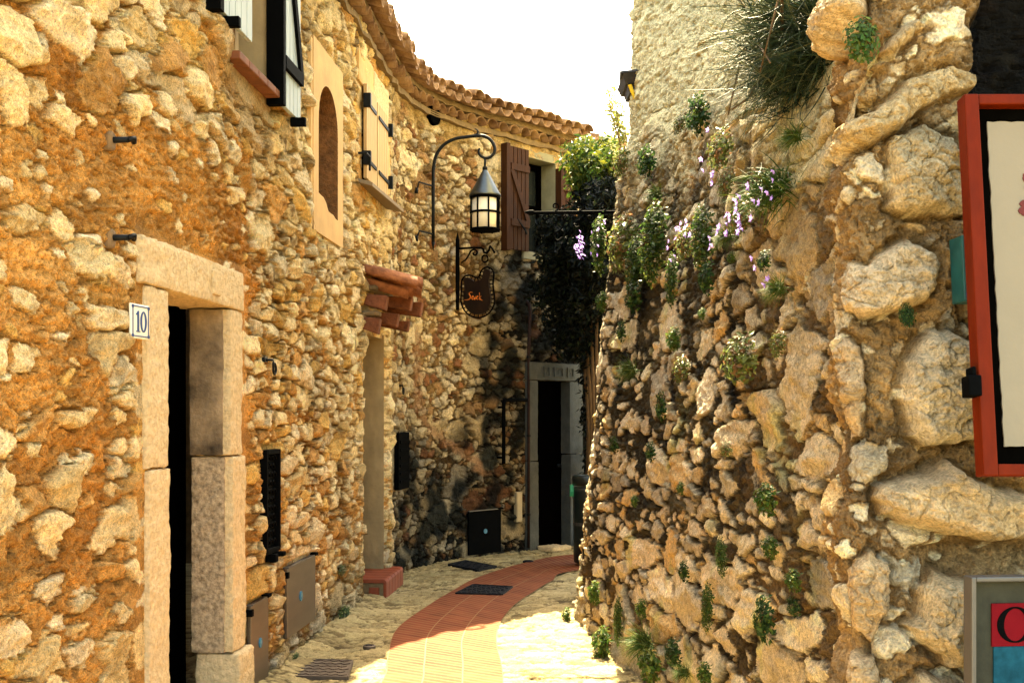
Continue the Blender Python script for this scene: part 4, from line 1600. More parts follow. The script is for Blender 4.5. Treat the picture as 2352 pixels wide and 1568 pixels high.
    for y in (1180, 1000, 820):
        q = w2_at(1206, y, 0.06)
        mb.tube([q - Vector((0, 0, 0.012)), q + Vector((0, 0, 0.012))], 0.028, 8)
    build_each(mb, 'pipe_clip', M_IRON, t)
    t = thing('iron_rail', 'black iron rail bent down the curved house left of the pipe', 'rail', w2_at(1143, 1060))
    mb = MB()
    mb.tube([w2_at(1143, 1065, 0.10), w2_at(1143, 1000, 0.10), w2_at(1143, 924, 0.10), w2_at(1146, 919, 0.10), w2_at(1170, 918, 0.09), w2_at(1200, 918, 0.07)], 0.022, 8)
    mb.build('rail', M_BLACK, t, smooth=True)
    mb = MB()
    mb.tube([w2_at(1143, 1050, -0.03), w2_at(1143, 1050, 0.10)], 0.014, 6)
    mb.tube([w2_at(1143, 935, -0.03), w2_at(1143, 935, 0.10)], 0.014, 6)
    build_each(mb, 'wall_stud', M_BLACK, t, smooth=True)


build_house_b_details()


# ------------------------------------------------------------------ lantern on its crook
def spiral(fr, c, r0, r1, a0, a1, n=24):
    out = []
    for i in range(n + 1):
        t = i / n
        a = a0 + (a1 - a0) * t
        r = r0 + (r1 - r0) * t
        out.append(fr(c[0] + r * math.cos(a), 0, c[1] + r * math.sin(a)))
    return out


def build_lantern():
    Y = 12.3
    k = Y / FPX
    t = thing('wall_lantern', 'black iron lantern with conical hood hanging from a crook post', 'lantern', P(995, 555, Y))
    q = lambda x, y: P(x, y, Y)
    mb = MB()
    arc = [q(995, 556), q(995, 480), q(995, 400)]
    # crook: rises, bends over, curls round at the tip
    pts = [(996, 385), (1000, 362), (1010, 343), (1026, 328), (1046, 319), (1070, 315), (1095, 312), (1112, 313), (1126, 321), (1135, 335), (1136, 348), (1130, 358), (1120, 363), (1110, 362), (1102, 356), (1099, 347), (1102, 341)]
    cv, _ = curve_pts([(995, 400)] + pts, 60)
    arc += [q(*p) for p in cv[1:]]
    rr = [0.018] * 3 + [0.018 - 0.006 * max(0, (i - 45) / 15) for i in range(1, 60)]
    mb.tube(arc, rr, 8)
    mb.build('crook_post', M_IRON, t, smooth=True)
    mb = MB()
    cv, _ = curve_pts([(1086, 314), (1095, 309), (1098, 302), (1094, 297), (1090, 297)], 16)
    mb.tube([q(*p) for p in cv], [0.016 - 0.010 * i / 15 for i in range(16)], 6)
    mb.build('finial', M_IRON, t, smooth=True)
    mb = MB()
    mb.tube([q(995, 556), q(995, 575)], [0.02, 0.004], 6)
    for y in (430, 540):
        w = w2_at(953, y + 6, 0.02)
        a = q(995, y - 2)
        mid = Vector((w.x, w.y, a.z)) + (a - w) * 0.15
        mb.tube([w - Vector((0, 0, 0.02)), mid, a], 0.010, 6)
        mb.tube([w - Vector((0, 0, 0.04)), w + Vector((0, 0, 0.02))], 0.018, 6)
    build_each(mb, 'wall_bracket', M_IRON, t, 0, True)
    c = q(1114, 532)
    R0 = 33 * k
    z = lambda y: (532 - y) * k
    mb = MB()
    mb.tube([q(1114, 362), q(1114, 385)], 0.012, 8)
    mb.lathe([(0.0, z(392)), (0.026, z(391)), (0.028, z(386)), (0.022, z(383)), (0.0, z(380))], c, 14)
    mb.build('hanger', M_IRON, t, smooth=True)
    mb = MB()
    mb.lathe([(0.008, z(386)), (0.030, z(393)), (36 * k, z(447)), (37 * k, z(451)), (36 * k, z(452)), (0.028, z(397)), (0.004, z(392))], c, 28)
    mb.build('hood', M_ZINC, t, smooth=True)
    mb = MB()
    n = 8
    for i in range(n):
        a = 2 * math.pi * (i + 0.35) / n
        o = Vector((math.cos(a), math.sin(a), 0))
        mb.tube([c + o * R0 + Vector((0, 0, z(452))), c + o * R0 + Vector((0, 0, z(532)))], 0.010, 6)
    for y in (455, 489, 528):
        ring = [c + Vector((R0 * math.cos(a), R0 * math.sin(a), z(y))) for a in np.linspace(0, 2 * math.pi, 28, endpoint=False)]
        mb.tube(ring, 0.013, 6, closed=True)
    mb.build('cage', M_BLACK, t)
    mb = MB()
    mb.lathe([(R0 * 0.93, z(530)), (R0 * 0.93, z(453))], c, 24)
    mb.build('glass', M_GLASS, t, smooth=True)
    mb = MB()
    mb.lathe([(R0 * 0.98, z(531)), (R0 * 0.98, z(529))], c, 24)
    mb.build('base_plate', M_BLACK, t)


build_lantern()


# ------------------------------------------------------------------ hanging workshop sign
def build_sign():
    base, nn = w2(s_of(1052))
    t = thing('hanging_sign', 'dark shield shaped hanging sign lettered Sevek on an iron bracket', 'sign', base + Vector((0, 0, 2.8)))
    ax = Vector((0.62, -0.78, 0)).normalized()
    ay = Vector((ax.y, -ax.x, 0))
    Ys = base.y - 0.17
    o = Vector(((1051 - CX) / FPX * Ys, Ys, 0))
    k0 = o.y

    def pt(px, py, b=0.0):
        # where the picture column meets the sign's own plane
        kx = (px - CX) / FPX
        a = (kx * o.y - o.x) / (ax.x - kx * ax.y)
        Y = o.y + ax.y * a
        return o + ax * a + ay * b + Vector((0, 0, CH + (HY - py) / FPX * Y))
    mb = MB()
    mb.tube([pt(1051, 535), pt(1051, 548), pt(1051, 552), pt(1051, 640), pt(1051, 712)], [0.004, 0.018, 0.022, 0.024, 0.02], 8)
    mb.build('wall_bar', M_BLACK, t)
    mb = MB()
    mb.tube([pt(1054, 571), pt(1085, 569), pt(1105, 569), pt(1110, 572), pt(1112, 580), pt(1118, 581), pt(1123, 575), pt(1126, 565), pt(1131, 572), pt(1136, 580)], 0.012, 6)
    sc = [(1060, 603), (1070, 596), (1077, 585), (1082, 576), (1090, 573), (1096, 578), (1094, 585), (1088, 585), (1087, 580)]
    cv, _ = curve_pts(sc, 30)
    mb.tube([pt(*p) for p in cv], 0.010, 6)
    mb.build('bracket_arm', M_BLACK, t, smooth=True)
    mb = MB()
    mb.tube([pt(1114 + 7 * math.cos(a), 594 + 8 * math.sin(a)) for a in np.linspace(0, 2 * math.pi, 14, endpoint=False)], 0.009, 6, closed=True)
    mb.build('ring', M_BLACK, t)
    out = [(1067, 640), (1072, 637), (1082, 640), (1090, 646), (1100, 645), (1108, 640), (1111, 628), (1114, 618), (1119, 618), (1127, 622), (1127, 634), (1124, 648), (1126, 668), (1129, 690), (1124, 706), (1113, 718), (1098, 722), (1082, 718), (1071, 705), (1066, 688), (1068, 668)]
    cvs, _ = curve_pts(out + [out[0]], 70)
    cvs = cvs[:-1]
    mb = MB()
    n = len(cvs)
    V = [pt(p[0], p[1], -0.012) for p in cvs] + [pt(p[0], p[1], 0.012) for p in cvs]
    mb.add(V, [tuple(range(n)), tuple(reversed(range(n, 2 * n)))] + [(i, n + i, n + (i + 1) % n, (i + 1) % n) for i in range(n)])
    bd = mb.build('board', M_SIGN, t)
    c0 = np.mean(cvs, axis=0)
    big = []
    tg = np.roll(cvs, -1, 0) - np.roll(cvs, 1, 0)
    tg /= np.linalg.norm(tg, axis=1, keepdims=True)
    nr = np.stack([tg[:, 1], -tg[:, 0]], 1)
    if np.mean(np.sum(nr * (cvs - c0), 1)) < 0: nr = -nr
    big = cvs + nr * 8.0
    for _ in range(4):
        big = 0.25 * np.roll(big, 1, 0) + 0.5 * big + 0.25 * np.roll(big, -1, 0)
    mb = MB()
    mb.tube([pt(*p) for p in big], 0.009, 6, closed=True)
    for i in range(0, n, 2):
        mb.tube([pt(*cvs[i]), pt(*big[i])], 0.006, 5)
    mb.build('rim', M_BLACK, t)
    # brush lettering, facing down the alley
    L = MB()
    strokes = [
        [(1088, 672), (1083, 671), (1080, 675), (1083, 680), (1082, 686), (1076, 689), (1070, 689)],
        [(1086, 684), (1089, 682), (1090, 680), (1088, 680), (1086, 684), (1088, 688), (1091, 686)],
        [(1091, 681), (1093, 688), (1096, 680)],
        [(1097, 684), (1100, 682), (1101, 680), (1099, 680), (1097, 684), (1099, 688), (1102, 686)],
        [(1104, 672), (1104, 689)], [(1108, 680), (1104, 684), (1107, 688), (1111, 690)]]
    for s_ in strokes:
        cv, _ = curve_pts(s_, 14) if len(s_) > 2 else (np.array(s_, float), 0)
        m_ = len(cv)
        for side in (0.016, -0.016):
            L.tube([pt(p[0], p[1], side) for p in cv], [0.0028 + 0.003 * math.sin(math.pi * i / max(1, m_ - 1)) for i in range(m_)], 5)
    L.build('lettering', M_ORANGE, bd)


build_sign()

# ------------------------------------------------------------------ tower wall on the right
def tx(Y):  # foot of the wall
    return 0.504 + 0.122 * (9.23 - Y)


TPTS = [(1.11, 3.72), (1.125, 4.0), (1.05, 4.75), (0.895, 6.02), (0.77, 7.05), (0.635, 8.15), (0.52, 8.95), (0.505, 9.35), (0.60, 9.9), (0.9, 10.6), (1.5, 11.2), (2.6, 11.7), (4.0, 11.8)]
TC, TS = curve_pts(TPTS, 800)
_t = np.gradient(TC, axis=0)
_t /= np.linalg.norm(_t, axis=1, keepdims=True)
TN = np.stack([-_t[:, 1], _t[:, 0]], 1)


def t_off(s, h):
    """how far the face stands back from its foot: batter and the ledge; negative = into the wall"""
    Y = np.interp(s, TS, TC[:, 1])
    b = 0.098 * sstep(4.2, 7.5, Y)
    ledge = t_ledge(s)
    up = sstep(-0.10, 0.16, h - ledge)
    lean = 0.03 + 0.21 * sstep(9.0, 7.6, Y)
    return -(b * np.minimum(h, ledge + 0.1)) - 0.06 * up - lean * np.maximum(h - ledge, 0)


def t_ledge(s):
    Y = np.interp(s, TS, TC[:, 1])
    z = np.interp(Y, [3.6, 4.6, 5.6, 6.4, 7.6, 8.6, 9.4, 11], [2.7, 2.85, 3.15, 3.38, 3.62, 3.72, 3.85, 3.9])
    return z + 0.10 * pn(s * 2.1, s * 0 + 0.5, 205) + 0.06 * pn(s * 6, s * 0 + 0.2, 206)


def tower_point(px, py, off=0.0):
    best = None
    ax_, cz = (px - CX) / FPX, (HY - py) / FPX
    ss = np.linspace(TS[0], np.interp(10.0, TC[:, 1], TS), 700)
    bx = np.interp(ss, TS, TC[:, 0])
    by = np.interp(ss, TS, TC[:, 1])
    nx = np.interp(ss, TS, TN[:, 0])
    ny = np.interp(ss, TS, TN[:, 1])
    h = CH + cz * by
    o = t_off(ss, h)
    X = bx + nx * o
    Y = by + ny * o
    d = X / Y - ax_
    i = np.where(d[:-1] * d[1:] <= 0)[0]
    if len(i) == 0:
        i = [int(np.argmin(np.abs(d)))]
    i = i[0]
    n_ = Vector((nx[i], ny[i], 0)).normalized()
    return Vector((X[i], Y[i], CH + cz * Y[i])) + n_ * off, n_


tower = thing('stone_tower', 'tall battered rubble stone tower wall on the right with plants in its joints', 'tower', (0.8, 7, 0))
PAL_T = [(0.74, 0.61, 0.40), (0.80, 0.67, 0.46), (0.66, 0.52, 0.33), (0.74, 0.61, 0.41), (0.62, 0.42, 0.20), (0.44, 0.37, 0.26)]


def build_tower():
    px = CX + FPX * TC[:, 0] / TC[:, 1]
    s_end = float(np.interp(9.4, TC[:340, 1], TS[:340])) if False else None
    vis = TS[np.argmin(px)]
    # columns even across the picture on the near side, coarser round the back
    sa = np.linspace(0, vis, 4000)
    pa = np.interp(sa, TS, px)
    dens = np.abs(np.gradient(pa, sa)) + 60
    cum = np.concatenate([[0], np.cumsum(0.5 * (dens[1:] + dens[:-1]) * np.diff(sa))])
    s1 = np.interp(np.linspace(0, cum[-1], 600), cum, sa)
    s2 = np.linspace(vis, TS[-1], 90)[1:]
    ss = np.concatenate([s1, s2])
    hs = np.concatenate([np.arange(-0.1, 5.4, 0.0068), np.linspace(5.45, 9.0, 60)])
    Sg, Hh = np.meshgrid(ss, hs)
    Sg = Sg.astype(np.float32)
    Hh = Hh.astype(np.float32)
    Yb = np.interp(Sg, TS, TC[:, 1])
    lowk = sstep(2.9, 1.6, Hh)
    kp = lambda a, b, sd: (lambda u, v: np.clip(a + 0.3 * sstep(3.0, 1.2, v) + b * pn(u * 1.3, v * 1.3, sd), 0, 1))
    h, col, mk = rubble(Sg * 0.5, Hh, [
        dict(cu=0.085, cv=0.07, keep=kp(0.30, 0.25, 6), gap=0.008, H=0.012, rnd=0.007, base=0.002, slope=0.35, deep=0.006),
        dict(cu=0.15, cv=0.125, keep=kp(0.30, 0.35, 7), gap=0.010, H=0.028, rnd=0.009, base=0.004, slope=0.5, deep=0.016, warp=0.16),
        dict(cu=0.29, cv=0.24, keep=kp(0.04, 0.2, 8), gap=0.014, H=0.036, rnd=0.014, base=0.005, slope=0.42, deep=0.018, warp=0.16)],
        51, 0.014, 26, PAL_T, (0.030, 0.025, 0.014), 0.6, (0.10, 0.078, 0.042))
    h = h + 0.022 * fbm(Sg * 1.1, Hh * 1.1, 78, 3)
    led = t_ledge(Sg)
    upm = sstep(-0.55, 0.35, Hh - led + 0.30 * fbm(Sg * 2.6, Hh * 2.6, 99, 5))
    # upper wall: pale rubble, sunlit brightness painted into its colour
    g = fbm(Sg * 9, Hh * 9, 79, 5, 0.6)
    hu = 0.012 * g - 0.03 * sstep(0.35, 0.8, pn(Sg * 14, Hh * 14, 80)) + 0.02 * pn(Sg * 3, Hh * 3, 84)
    cu_ = np.array([0.92, 0.79, 0.44]) * (1 + 0.10 * fbm(Sg * 2.2, Hh * 2.2, 81, 4))[..., None]
    cu_ = cu_ * (1 - 0.35 * sstep(0.3, 0.9, pn(Sg * 14, Hh * 14, 80)))[..., None]
    h = h * (1 - 0.3 * upm) + hu * upm * 0.8
    # black algae streaks running down from the ledge
    stk = sstep(0.0, 0.75, fbm(Sg * 4.0, Hh * 0.55, 82, 4)) * sstep(0.7, 1.5, Hh) * 0.9
    stk = stk * (1 - 0.72 * mk)
    col = col * (1 - stk[..., None] * np.array([0.95, 0.92, 0.92]))
    moss = sstep(0.35, 0.8, fbm(Sg * 2.2, Hh * 1.6, 83, 4))[..., None] * 0.5
    col = col * (1 - moss) + col * np.array([0.75, 0.95, 0.45]) * moss
    # pale mortar under the ledge, thinning out downwards
    gy = sstep(-0.9, 0.0, Hh - led + 0.35 * fbm(Sg * 2, Hh * 2, 85, 4))[..., None] * 0.75
    pale = np.array([0.46, 0.36, 0.21]) * (1 + 0.4 * fbm(Sg * 7, Hh * 7, 85, 5, 0.65))[..., None]
    col = col * (1 - gy) + pale * gy
    # clean ochre mortar near the paving and near the boulders
    ft = sstep(0.7, 0.1, Hh + 0.25 * pn(Sg * 2, Hh * 2, 86)) * 0.5
    nb = sstep(5.6, 4.3, Yb + 0.5 * pn(Sg * 2, Hh * 2, 87)) * 0.55 * (1 - upm)
    ft = (np.maximum(ft, nb) * (1 - 0.8 * mk))[..., None]
    col = col * (1 - ft) + np.array([0.26, 0.155, 0.07]) * ft
    dirt = sstep(0.2, 0.8, fbm(Sg * 6, Hh * 5, 98, 5, 0.65)) * 0.7 * (1 - upm) * (1 - 0.8 * mk)
    col = col * (1 - dirt[..., None])
    uk = (upm * (0.9 - 0.22 * (1 - mk) * sstep(0.1, 0.6, fbm(Sg * 6, Hh * 6, 100, 4))))[..., None]
    col = col * (1 - uk) + cu_ * uk
    h = np.where(Hh > 5.42, 0, h)
    o = t_off(Sg, Hh) + h - 0.02
    X = np.interp(Sg, TS, TC[:, 0]) + np.interp(Sg, TS, TN[:, 0]) * o
    Y = Yb + np.interp(Sg, TS, TN[:, 1]) * o
    grid_mesh('wall', X, Y, Hh, M_TOWER, tower, np.clip(col, 0.006, 1.15))
    mb = MB()
    fr = lambda a, b, c: Vector((a, b, c))
    mb.fbox(fr, 2.2, 4.2, 3.9, 11.0, 8.9, 9.0)
    mb.fbox(fr, 3.9, 4.1, 4.5, 11.6, 0, 8.9)
    build_each(mb, 'inner_wall', M_MORT, tower)


build_tower()

# ------------------------------------------------------------------ boulder wall close by on the right
boulder_wall = thing('boulder_wall', 'rough wall of big pale boulders in brown mortar at the right edge, behind the red frame', 'wall', (1.6, 3.6, 0))
RY = 3.62
BOULD = [
    ([(1825, 45), (1850, 82), (1890, 86), (1960, 52), (2010, 5), (2000, -60), (1835, -60)], 0.16, 0.05, (0.60, 0.44, 0.26)),
    ([(1898, 345), (1903, 300), (1960, 270), (2060, 215), (2110, 160), (2200, 135), (2280, 165), (2258, 188), (2195, 203), (2130, 238), (2080, 290), (1990, 330), (1935, 366)], 0.085, 0.035, (0.56, 0.40, 0.21)),
    ([(2033, 105), (2085, 45), (2132, 25), (2142, 52), (2112, 66), (2072, 116)], 0.07, 0.03, (0.55, 0.40, 0.22)),
    ([(1965, 235), (1995, 160), (2040, 150), (2030, 215)], 0.05, 0.03, (0.40, 0.26, 0.12)),
    ([(2045, 335), (2062, 300), (2130, 280), (2200, 310), (2225, 400), (2225, 490), (2080, 492), (2050, 470)], 0.095, 0.04, (0.62, 0.47, 0.27)),
    ([(1915, 600), (1935, 590), (2000, 605), (2050, 560), (2090, 542), (2150, 578), (2168, 612), (2150, 660), (2130, 690), (2060, 722), (1990, 732), (1945, 712), (1922, 670)], 0.11, 0.045, (0.64, 0.49, 0.31)),
    ([(2064, 880), (2076, 830), (2130, 756), (2180, 754), (2215, 780), (2290, 820), (2290, 960), (2245, 1014), (2120, 1027), (2085, 1000), (2064, 920)], 0.13, 0.05, (0.64, 0.52, 0.35)),
    ([(1903, 810), (1940, 768), (1985, 790), (1992, 900), (1970, 1005), (1925, 1012), (1932, 880)], 0.07, 0.04, (0.56, 0.40, 0.24)),
    ([(2000, 1140), (2025, 1105), (2110, 1080), (2170, 1050), (2230, 1105), (2352, 1125), (2460, 1140), (2460, 1228), (2250, 1243), (2110, 1212), (2010, 1180)], 0.20, 0.055, (0.64, 0.48, 0.29)),
    ([(2054, 1430), (2092, 1400), (2098, 1340), (2140, 1306), (2280, 1340), (2300, 1535), (2160, 1524), (2090, 1460)], 0.16, 0.055, (0.66, 0.50, 0.30)),
    ([(2040, 1580), (2110, 1532), (2190, 1560), (2200, 1660), (2030, 1660)], 0.12, 0.05, (0.64, 0.49, 0.30)),
    ([(1940, 1305), (1990, 1258), (2032, 1290), (2036, 1400), (1990, 1472), (1948, 1440)], 0.075, 0.04, (0.56, 0.39, 0.22)),
    ([(1940, 1490), (2000, 1500), (2020, 1560), (1990, 1640), (1930, 1640)], 0.07, 0.04, (0.58, 0.42, 0.25)),
    ([(2200, 560), (2330, 540), (2400, 600), (2390, 720), (2220, 730)], 0.03, 0.03, (0.48, 0.36, 0.21)),
    ([(2310, 1640), (2480, 1600), (2520, 1780), (2320, 1790)], 0.10, 0.05, (0.58, 0.44, 0.27)),
    ([(2080, 1700), (2260, 1680), (2280, 1850), (2070, 1860)], 0.10, 0.05, (0.58, 0.44, 0.27)),
]


def build_boulders():
    xs = np.concatenate([np.linspace(0.86, 1.75, 360), np.linspace(1.76, 3.2, 60)])
    zs = np.arange(-0.1, 3.6, 0.0032)
    X, Z = np.meshgrid(xs, zs)
    X = X.astype(np.float32)
    Z = Z.astype(np.float32)
    wx = X + 0.010 * fbm(X * 14, Z * 14, 301, 3)
    wz = Z + 0.010 * fbm(X * 14 + 9, Z * 14, 302, 3)
    px = CX + wx / RY * FPX
    py = HY - (wz - CH) / RY * FPX
    g = fbm(X * 24, Z * 24, 303, 5, 0.62)
    one = lambda p: (lambda u, v: np.full(u.shape, p, np.float32))
    h, col, mk = rubble(X, Z, [dict(cu=0.06, cv=0.05, keep=one(0.22), gap=0.004, H=0.025, rnd=0.014, base=0.0, slope=0.5, deep=0.008),
                               dict(cu=0.15, cv=0.12, keep=one(0.22), gap=0.006, H=0.04, rnd=0.022, base=0.0, slope=0.5, deep=0.014)],
                        61, 0.016, 26, PAL_T, (0.25, 0.145, 0.062), 0.45, (0.40, 0.26, 0.125))
    h = h + 0.03 * fbm(X * 3.5, Z * 3.5, 304, 3) - 0.01
    base_h = h.copy()
    for n, (poly, H, rnd, c) in enumerate(BOULD):
        pl = np.array(poly, float)
        m = len(pl)
        ins = np.zeros(px.shape, bool)
        d = np.full(px.shape, 1e9)
        for i in range(m):
            a, b = pl[i], pl[(i + 1) % m]
            e = b - a
            t = np.clip(((px - a[0]) * e[0] + (py - a[1]) * e[1]) / (e @ e), 0, 1)
            d = np.minimum(d, np.hypot(px - a[0] - t * e[0], py - a[1] - t * e[1]))
            cond = ((a[1] > py) != (b[1] > py))
            xi = (b[0] - a[0]) * (py - a[1]) / ((b[1] - a[1]) if b[1] != a[1] else 1e-9) + a[0]
            ins ^= cond & (px < xi)
        d = d * RY / FPX
        c0 = pl.mean(0)
        ux = (px - c0[0]) * RY / FPX
        uz = -(py - c0[1]) * RY / FPX
        pr = 1 - (1 - np.clip(d / rnd, 0, 1)) ** 2.4
        fac = np.full(px.shape, 9.0)
        rr = random.Random(900 + n)
        for j in range(6):
            a = rr.uniform(0, 6.28)
            fac = np.minimum(fac, H * rr.uniform(0.75, 1.1) + (math.cos(a) * ux + math.sin(a) * uz) * rr.uniform(0.15, 0.5))
        crk = np.abs(pn(X * 7 + n, Z * 7, 310 + n))
        crk2 = np.abs(pn(X * 15 + n, Z * 15, 330 + n))
        rough = 0.014 * fbm(X * 12 + n * 3.1, Z * 12, 350 + n, 6, 0.68) + 0.010 * crk2 + 0.010 * np.abs(pn(X * 26, Z * 26, 340 + n)) - 0.012 * sstep(0.35, 0.75, pn(X * 30, Z * 30, 345 + n)) - 0.022 * sstep(0.08, 0.0, crk) * sstep(0.0, 0.4, pn(X * 3, Z * 3, 370 + n)) - 0.010 * sstep(0.06, 0.0, crk2)
        hs = np.minimum(fac, H) * pr + rough * pr
        w_ = np.where(ins, np.clip(d / 0.006, 0, 1), 0)
        h = np.where(ins, np.maximum(hs, base_h * 0.2) * w_ + h * (1 - w_), h - 0.035 * sstep(0.03, 0.004, d) * (~ins))
        cc = np.array(c) * (1 + 0.16 * fbm(X * 8, Z * 8, 390 + n, 4, 0.6))[..., None]
        w3 = (w_ * np.clip(0.3 + 1.6 * pr, 0, 1))[..., None]
        col = col * (1 - w3) + cc * w3
    # a dark hollow at the top right, and the shelf under the long boulder
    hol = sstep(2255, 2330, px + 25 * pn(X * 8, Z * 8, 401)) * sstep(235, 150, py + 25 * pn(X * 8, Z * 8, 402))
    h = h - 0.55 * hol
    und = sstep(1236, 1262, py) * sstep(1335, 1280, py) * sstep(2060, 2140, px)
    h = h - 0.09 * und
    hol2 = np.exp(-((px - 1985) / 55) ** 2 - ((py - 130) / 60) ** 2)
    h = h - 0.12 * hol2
    shade = np.maximum(hol, sstep(2200, 2300, px) * sstep(250, 120, py))[..., None]
    col = col * (1 - 0.98 * shade)  # shade of the hollow painted into the stone colour
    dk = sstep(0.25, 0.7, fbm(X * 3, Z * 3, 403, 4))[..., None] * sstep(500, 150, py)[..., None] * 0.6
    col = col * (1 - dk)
    # the plan turns away round an uneven corner
    edge = 1.085 + 0.035 * fbm(Z * 2.6, Z * 0 + 0.3, 404, 3) + 0.03 * sstep(1.9, 2.6, Z)
    rad = 0.07
    u = X - (edge + rad)
    th = np.clip(-u / rad, 0, math.pi / 2)
    past = np.maximum(-u - rad * math.pi / 2, 0)
    bx_ = np.where(u > 0, X, edge + rad - rad * np.sin(th))
    by_ = RY + rad - rad * np.cos(th) + past - 0.05 * sstep(1.2, 3.0, X) + 0.055 * (Z - CH)
    grid_mesh('wall', bx_ - np.sin(th) * h * 0.8, by_ - np.cos(th) * h, Z, M_ROCK, boulder_wall, np.clip(col, 0.004, 0.8))
    mb = MB()
    fr = lambda a, b, c: Vector((a, b, c))
    mb.fbox(fr, 1.3, 3.2, 4.3, 4.5, 0, 3.6)
    mb.fbox(fr, 1.2, 3.2, 3.75, 4.5, 3.55, 3.8)
    mb.build('core', M_MORT, boulder_wall)


build_boulders()


# ------------------------------------------------------------------ frames on the boulder wall
def build_frames():
    # big red frame, leaning back with the wall
    tl, bl = P(2215, 215, 3.30), P(2260, 1092, 3.17)
    ez = (tl - bl)
    Hh = ez.length
    ez.normalize()
    ex = Vector((1, 0.0, 0))
    ey = ez.cross(ex).normalized() * -1
    if ey.y > 0: ey = -ey
    fr = frame(bl, ex, ey, ez)
    t = thing('picture_frame', 'large red wooden picture frame with pale canvas hung on the boulders', 'picture frame', bl)
    W_ = 0.86
    b = 0.042
    m = MB()
    m.fbox(fr, 0, b, -0.06, 0.0, 0, Hh)
    m.fbox(fr, W_ - b, W_, -0.06, 0.0, 0, Hh)
    m.fbox(fr, b, W_ - b, -0.06, -0.001, 0, b * 0.8)
    m.fbox(fr, b, W_ - b, -0.06, -0.001, Hh - b * 0.75, Hh)
    m.build('frame', M_REDFRAME, t, 0.004)
    m = MB()
    m.fbox(fr, b, W_ - b, -0.055, -0.04, b * 0.8, Hh - b * 0.75)
    m.build('backing', M_DARK, t)
    # canvas with a slightly uneven deckle edge
    cn = MB()
    rr = random.Random(3)
    x0, x1, z0, z1 = b + 0.034, W_ - b - 0.034, b * 0.8 + 0.052, Hh - b - 0.030
    pts = []
    N = 40
    for i in range(N): pts.append((x0 + (x1 - x0) * i / N, z0 + rr.uniform(-.002, .002)))
    for i in range(N): pts.append((x1 + rr.uniform(-.002, .002), z0 + (z1 - z0) * i / N))
    for i in range(N): pts.append((x1 - (x1 - x0) * i / N, z1 + rr.uniform(-.002, .002)))
    for i in range(N): pts.append((x0 + rr.uniform(-.002, .002), z1 - (z1 - z0) * i / N))
    cn.prism(fr, pts, -0.039, -0.033)
    canvas = cn.build('canvas', M_CANVAS, t)
    mt = MB()
    for k in range(210):
        a = rr.uniform(0, 6.28)
        q = math.sqrt(rr.random())
        ca, cz_ = 0.30 + 0.145 * q * math.cos(a), 0.80 + 0.15 * q * math.sin(a)
        r_ = rr.uniform(0.006, 0.014)
        mt.prism(fr, [(ca + r_ * math.cos(j) * rr.uniform(.7, 1.2), cz_ + r_ * math.sin(j) * rr.uniform(.7, 1.2)) for j in np.linspace(0, 6.283, 8, endpoint=False)], -0.033, -0.0305 + 0.0005 * rr.random())
    mt.prism(fr, [(0.29, 0.42), (0.31, 0.42), (0.306, 0.70), (0.294, 0.70)], -0.033, -0.0312)
    mt.build('tree_motif', M_DRED, canvas)
    cl = MB()
    cl.fbox(fr, -0.032, 0.006, -0.05, 0.006, 0.225, 0.285)
    cl.fbox(fr, -0.018, -0.006, -0.05, 0.0, 0.285, 0.31)
    cl.build('clip', M_BLACK, t, 0.004)
    # grey display case
    p0 = P(2232, 1325, 3.22)
    fr = frame(p0, Vector((1, 0.10, 0)).normalized(), Vector((0.10, -1, 0)).normalized())
    t = thing('display_case', 'grey metal framed glazed notice case with red and blue cards under the red frame', 'display case', p0 - Vector((0, 0, 0.6)))
    c = MB()
    H2, W2_, fb = 0.75, 0.75, 0.015
    c.fbox(fr, 0, fb, -0.05, 0, -H2, 0)
    c.fbox(fr, W2_ - fb, W2_, -0.05, 0, -H2, 0)
    c.fbox(fr, fb, W2_ - fb, -0.05, -0.001, -fb, 0)
    c.fbox(fr, fb, W2_ - fb, -0.05, -0.001, -H2, -H2 + fb)
    c.build('frame', M_ALU, t, 0.004)
    c = MB()
    c.fbox(fr, fb, W2_ - fb, -0.05, -0.035, -H2 + fb, -fb)
    c.build('backing', M_REFLECTBACK, t)
    ru = MB()
    a0 = (2293 - 2232) / FPX * 3.22
    z0 = -(1383 - 1318) / FPX * 3.22
    z1 = -(1483 - 1318) / FPX * 3.22
    ru.fbox(fr, a0, a0 + 0.50, -0.035, -0.028, z1, z0)
    card = ru.build('red_card', M_REDCARD, t, 0.001)
    bl_ = MB()
    bl_.fbox(fr, a0 + 0.006, a0 + 0.50, -0.035, -0.029, z1 - 0.30, z1 - 0.001)
    bl_.build('blue_card', M_BLUECARD, t, 0.001)
    # a tall serif O, partly out of the picture
    N = 40
    ca, cz_ = a0 + 0.070, (z0 + z1) / 2
    ro, rz = 0.055, 0.052
    o_ = [(ca + ro * math.cos(k), cz_ + rz * math.sin(k)) for k in np.linspace(0, 2 * math.pi, N, endpoint=False)]
    i_ = [(ca + 0.034 * math.cos(k), cz_ + 0.047 * math.sin(k)) for k in np.linspace(0, 2 * math.pi, N, endpoint=False)]
    L = MB()
    L.add([fr(a, -0.0265, z) for a, z in o_] + [fr(a, -0.0265, z) for a, z in i_] + [fr(a, -0.028, z) for a, z in o_] + [fr(a, -0.028, z) for a, z in i_],
          [(i, (i + 1) % N, N + (i + 1) % N, N + i) for i in range(N)] + [(i, 2 * N + i, 2 * N + (i + 1) % N, (i + 1) % N) for i in range(N)] + [(N + i, N + (i + 1) % N, 3 * N + (i + 1) % N, 3 * N + i) for i in range(N)])
    L.build('letter', M_BLACK, card)
    # teal plaque half behind the red frame
    q = P(2208, 540, 3.50)
    frp = frame(q, Vector((1, 0, 0)), Vector((0, -1, 0)))
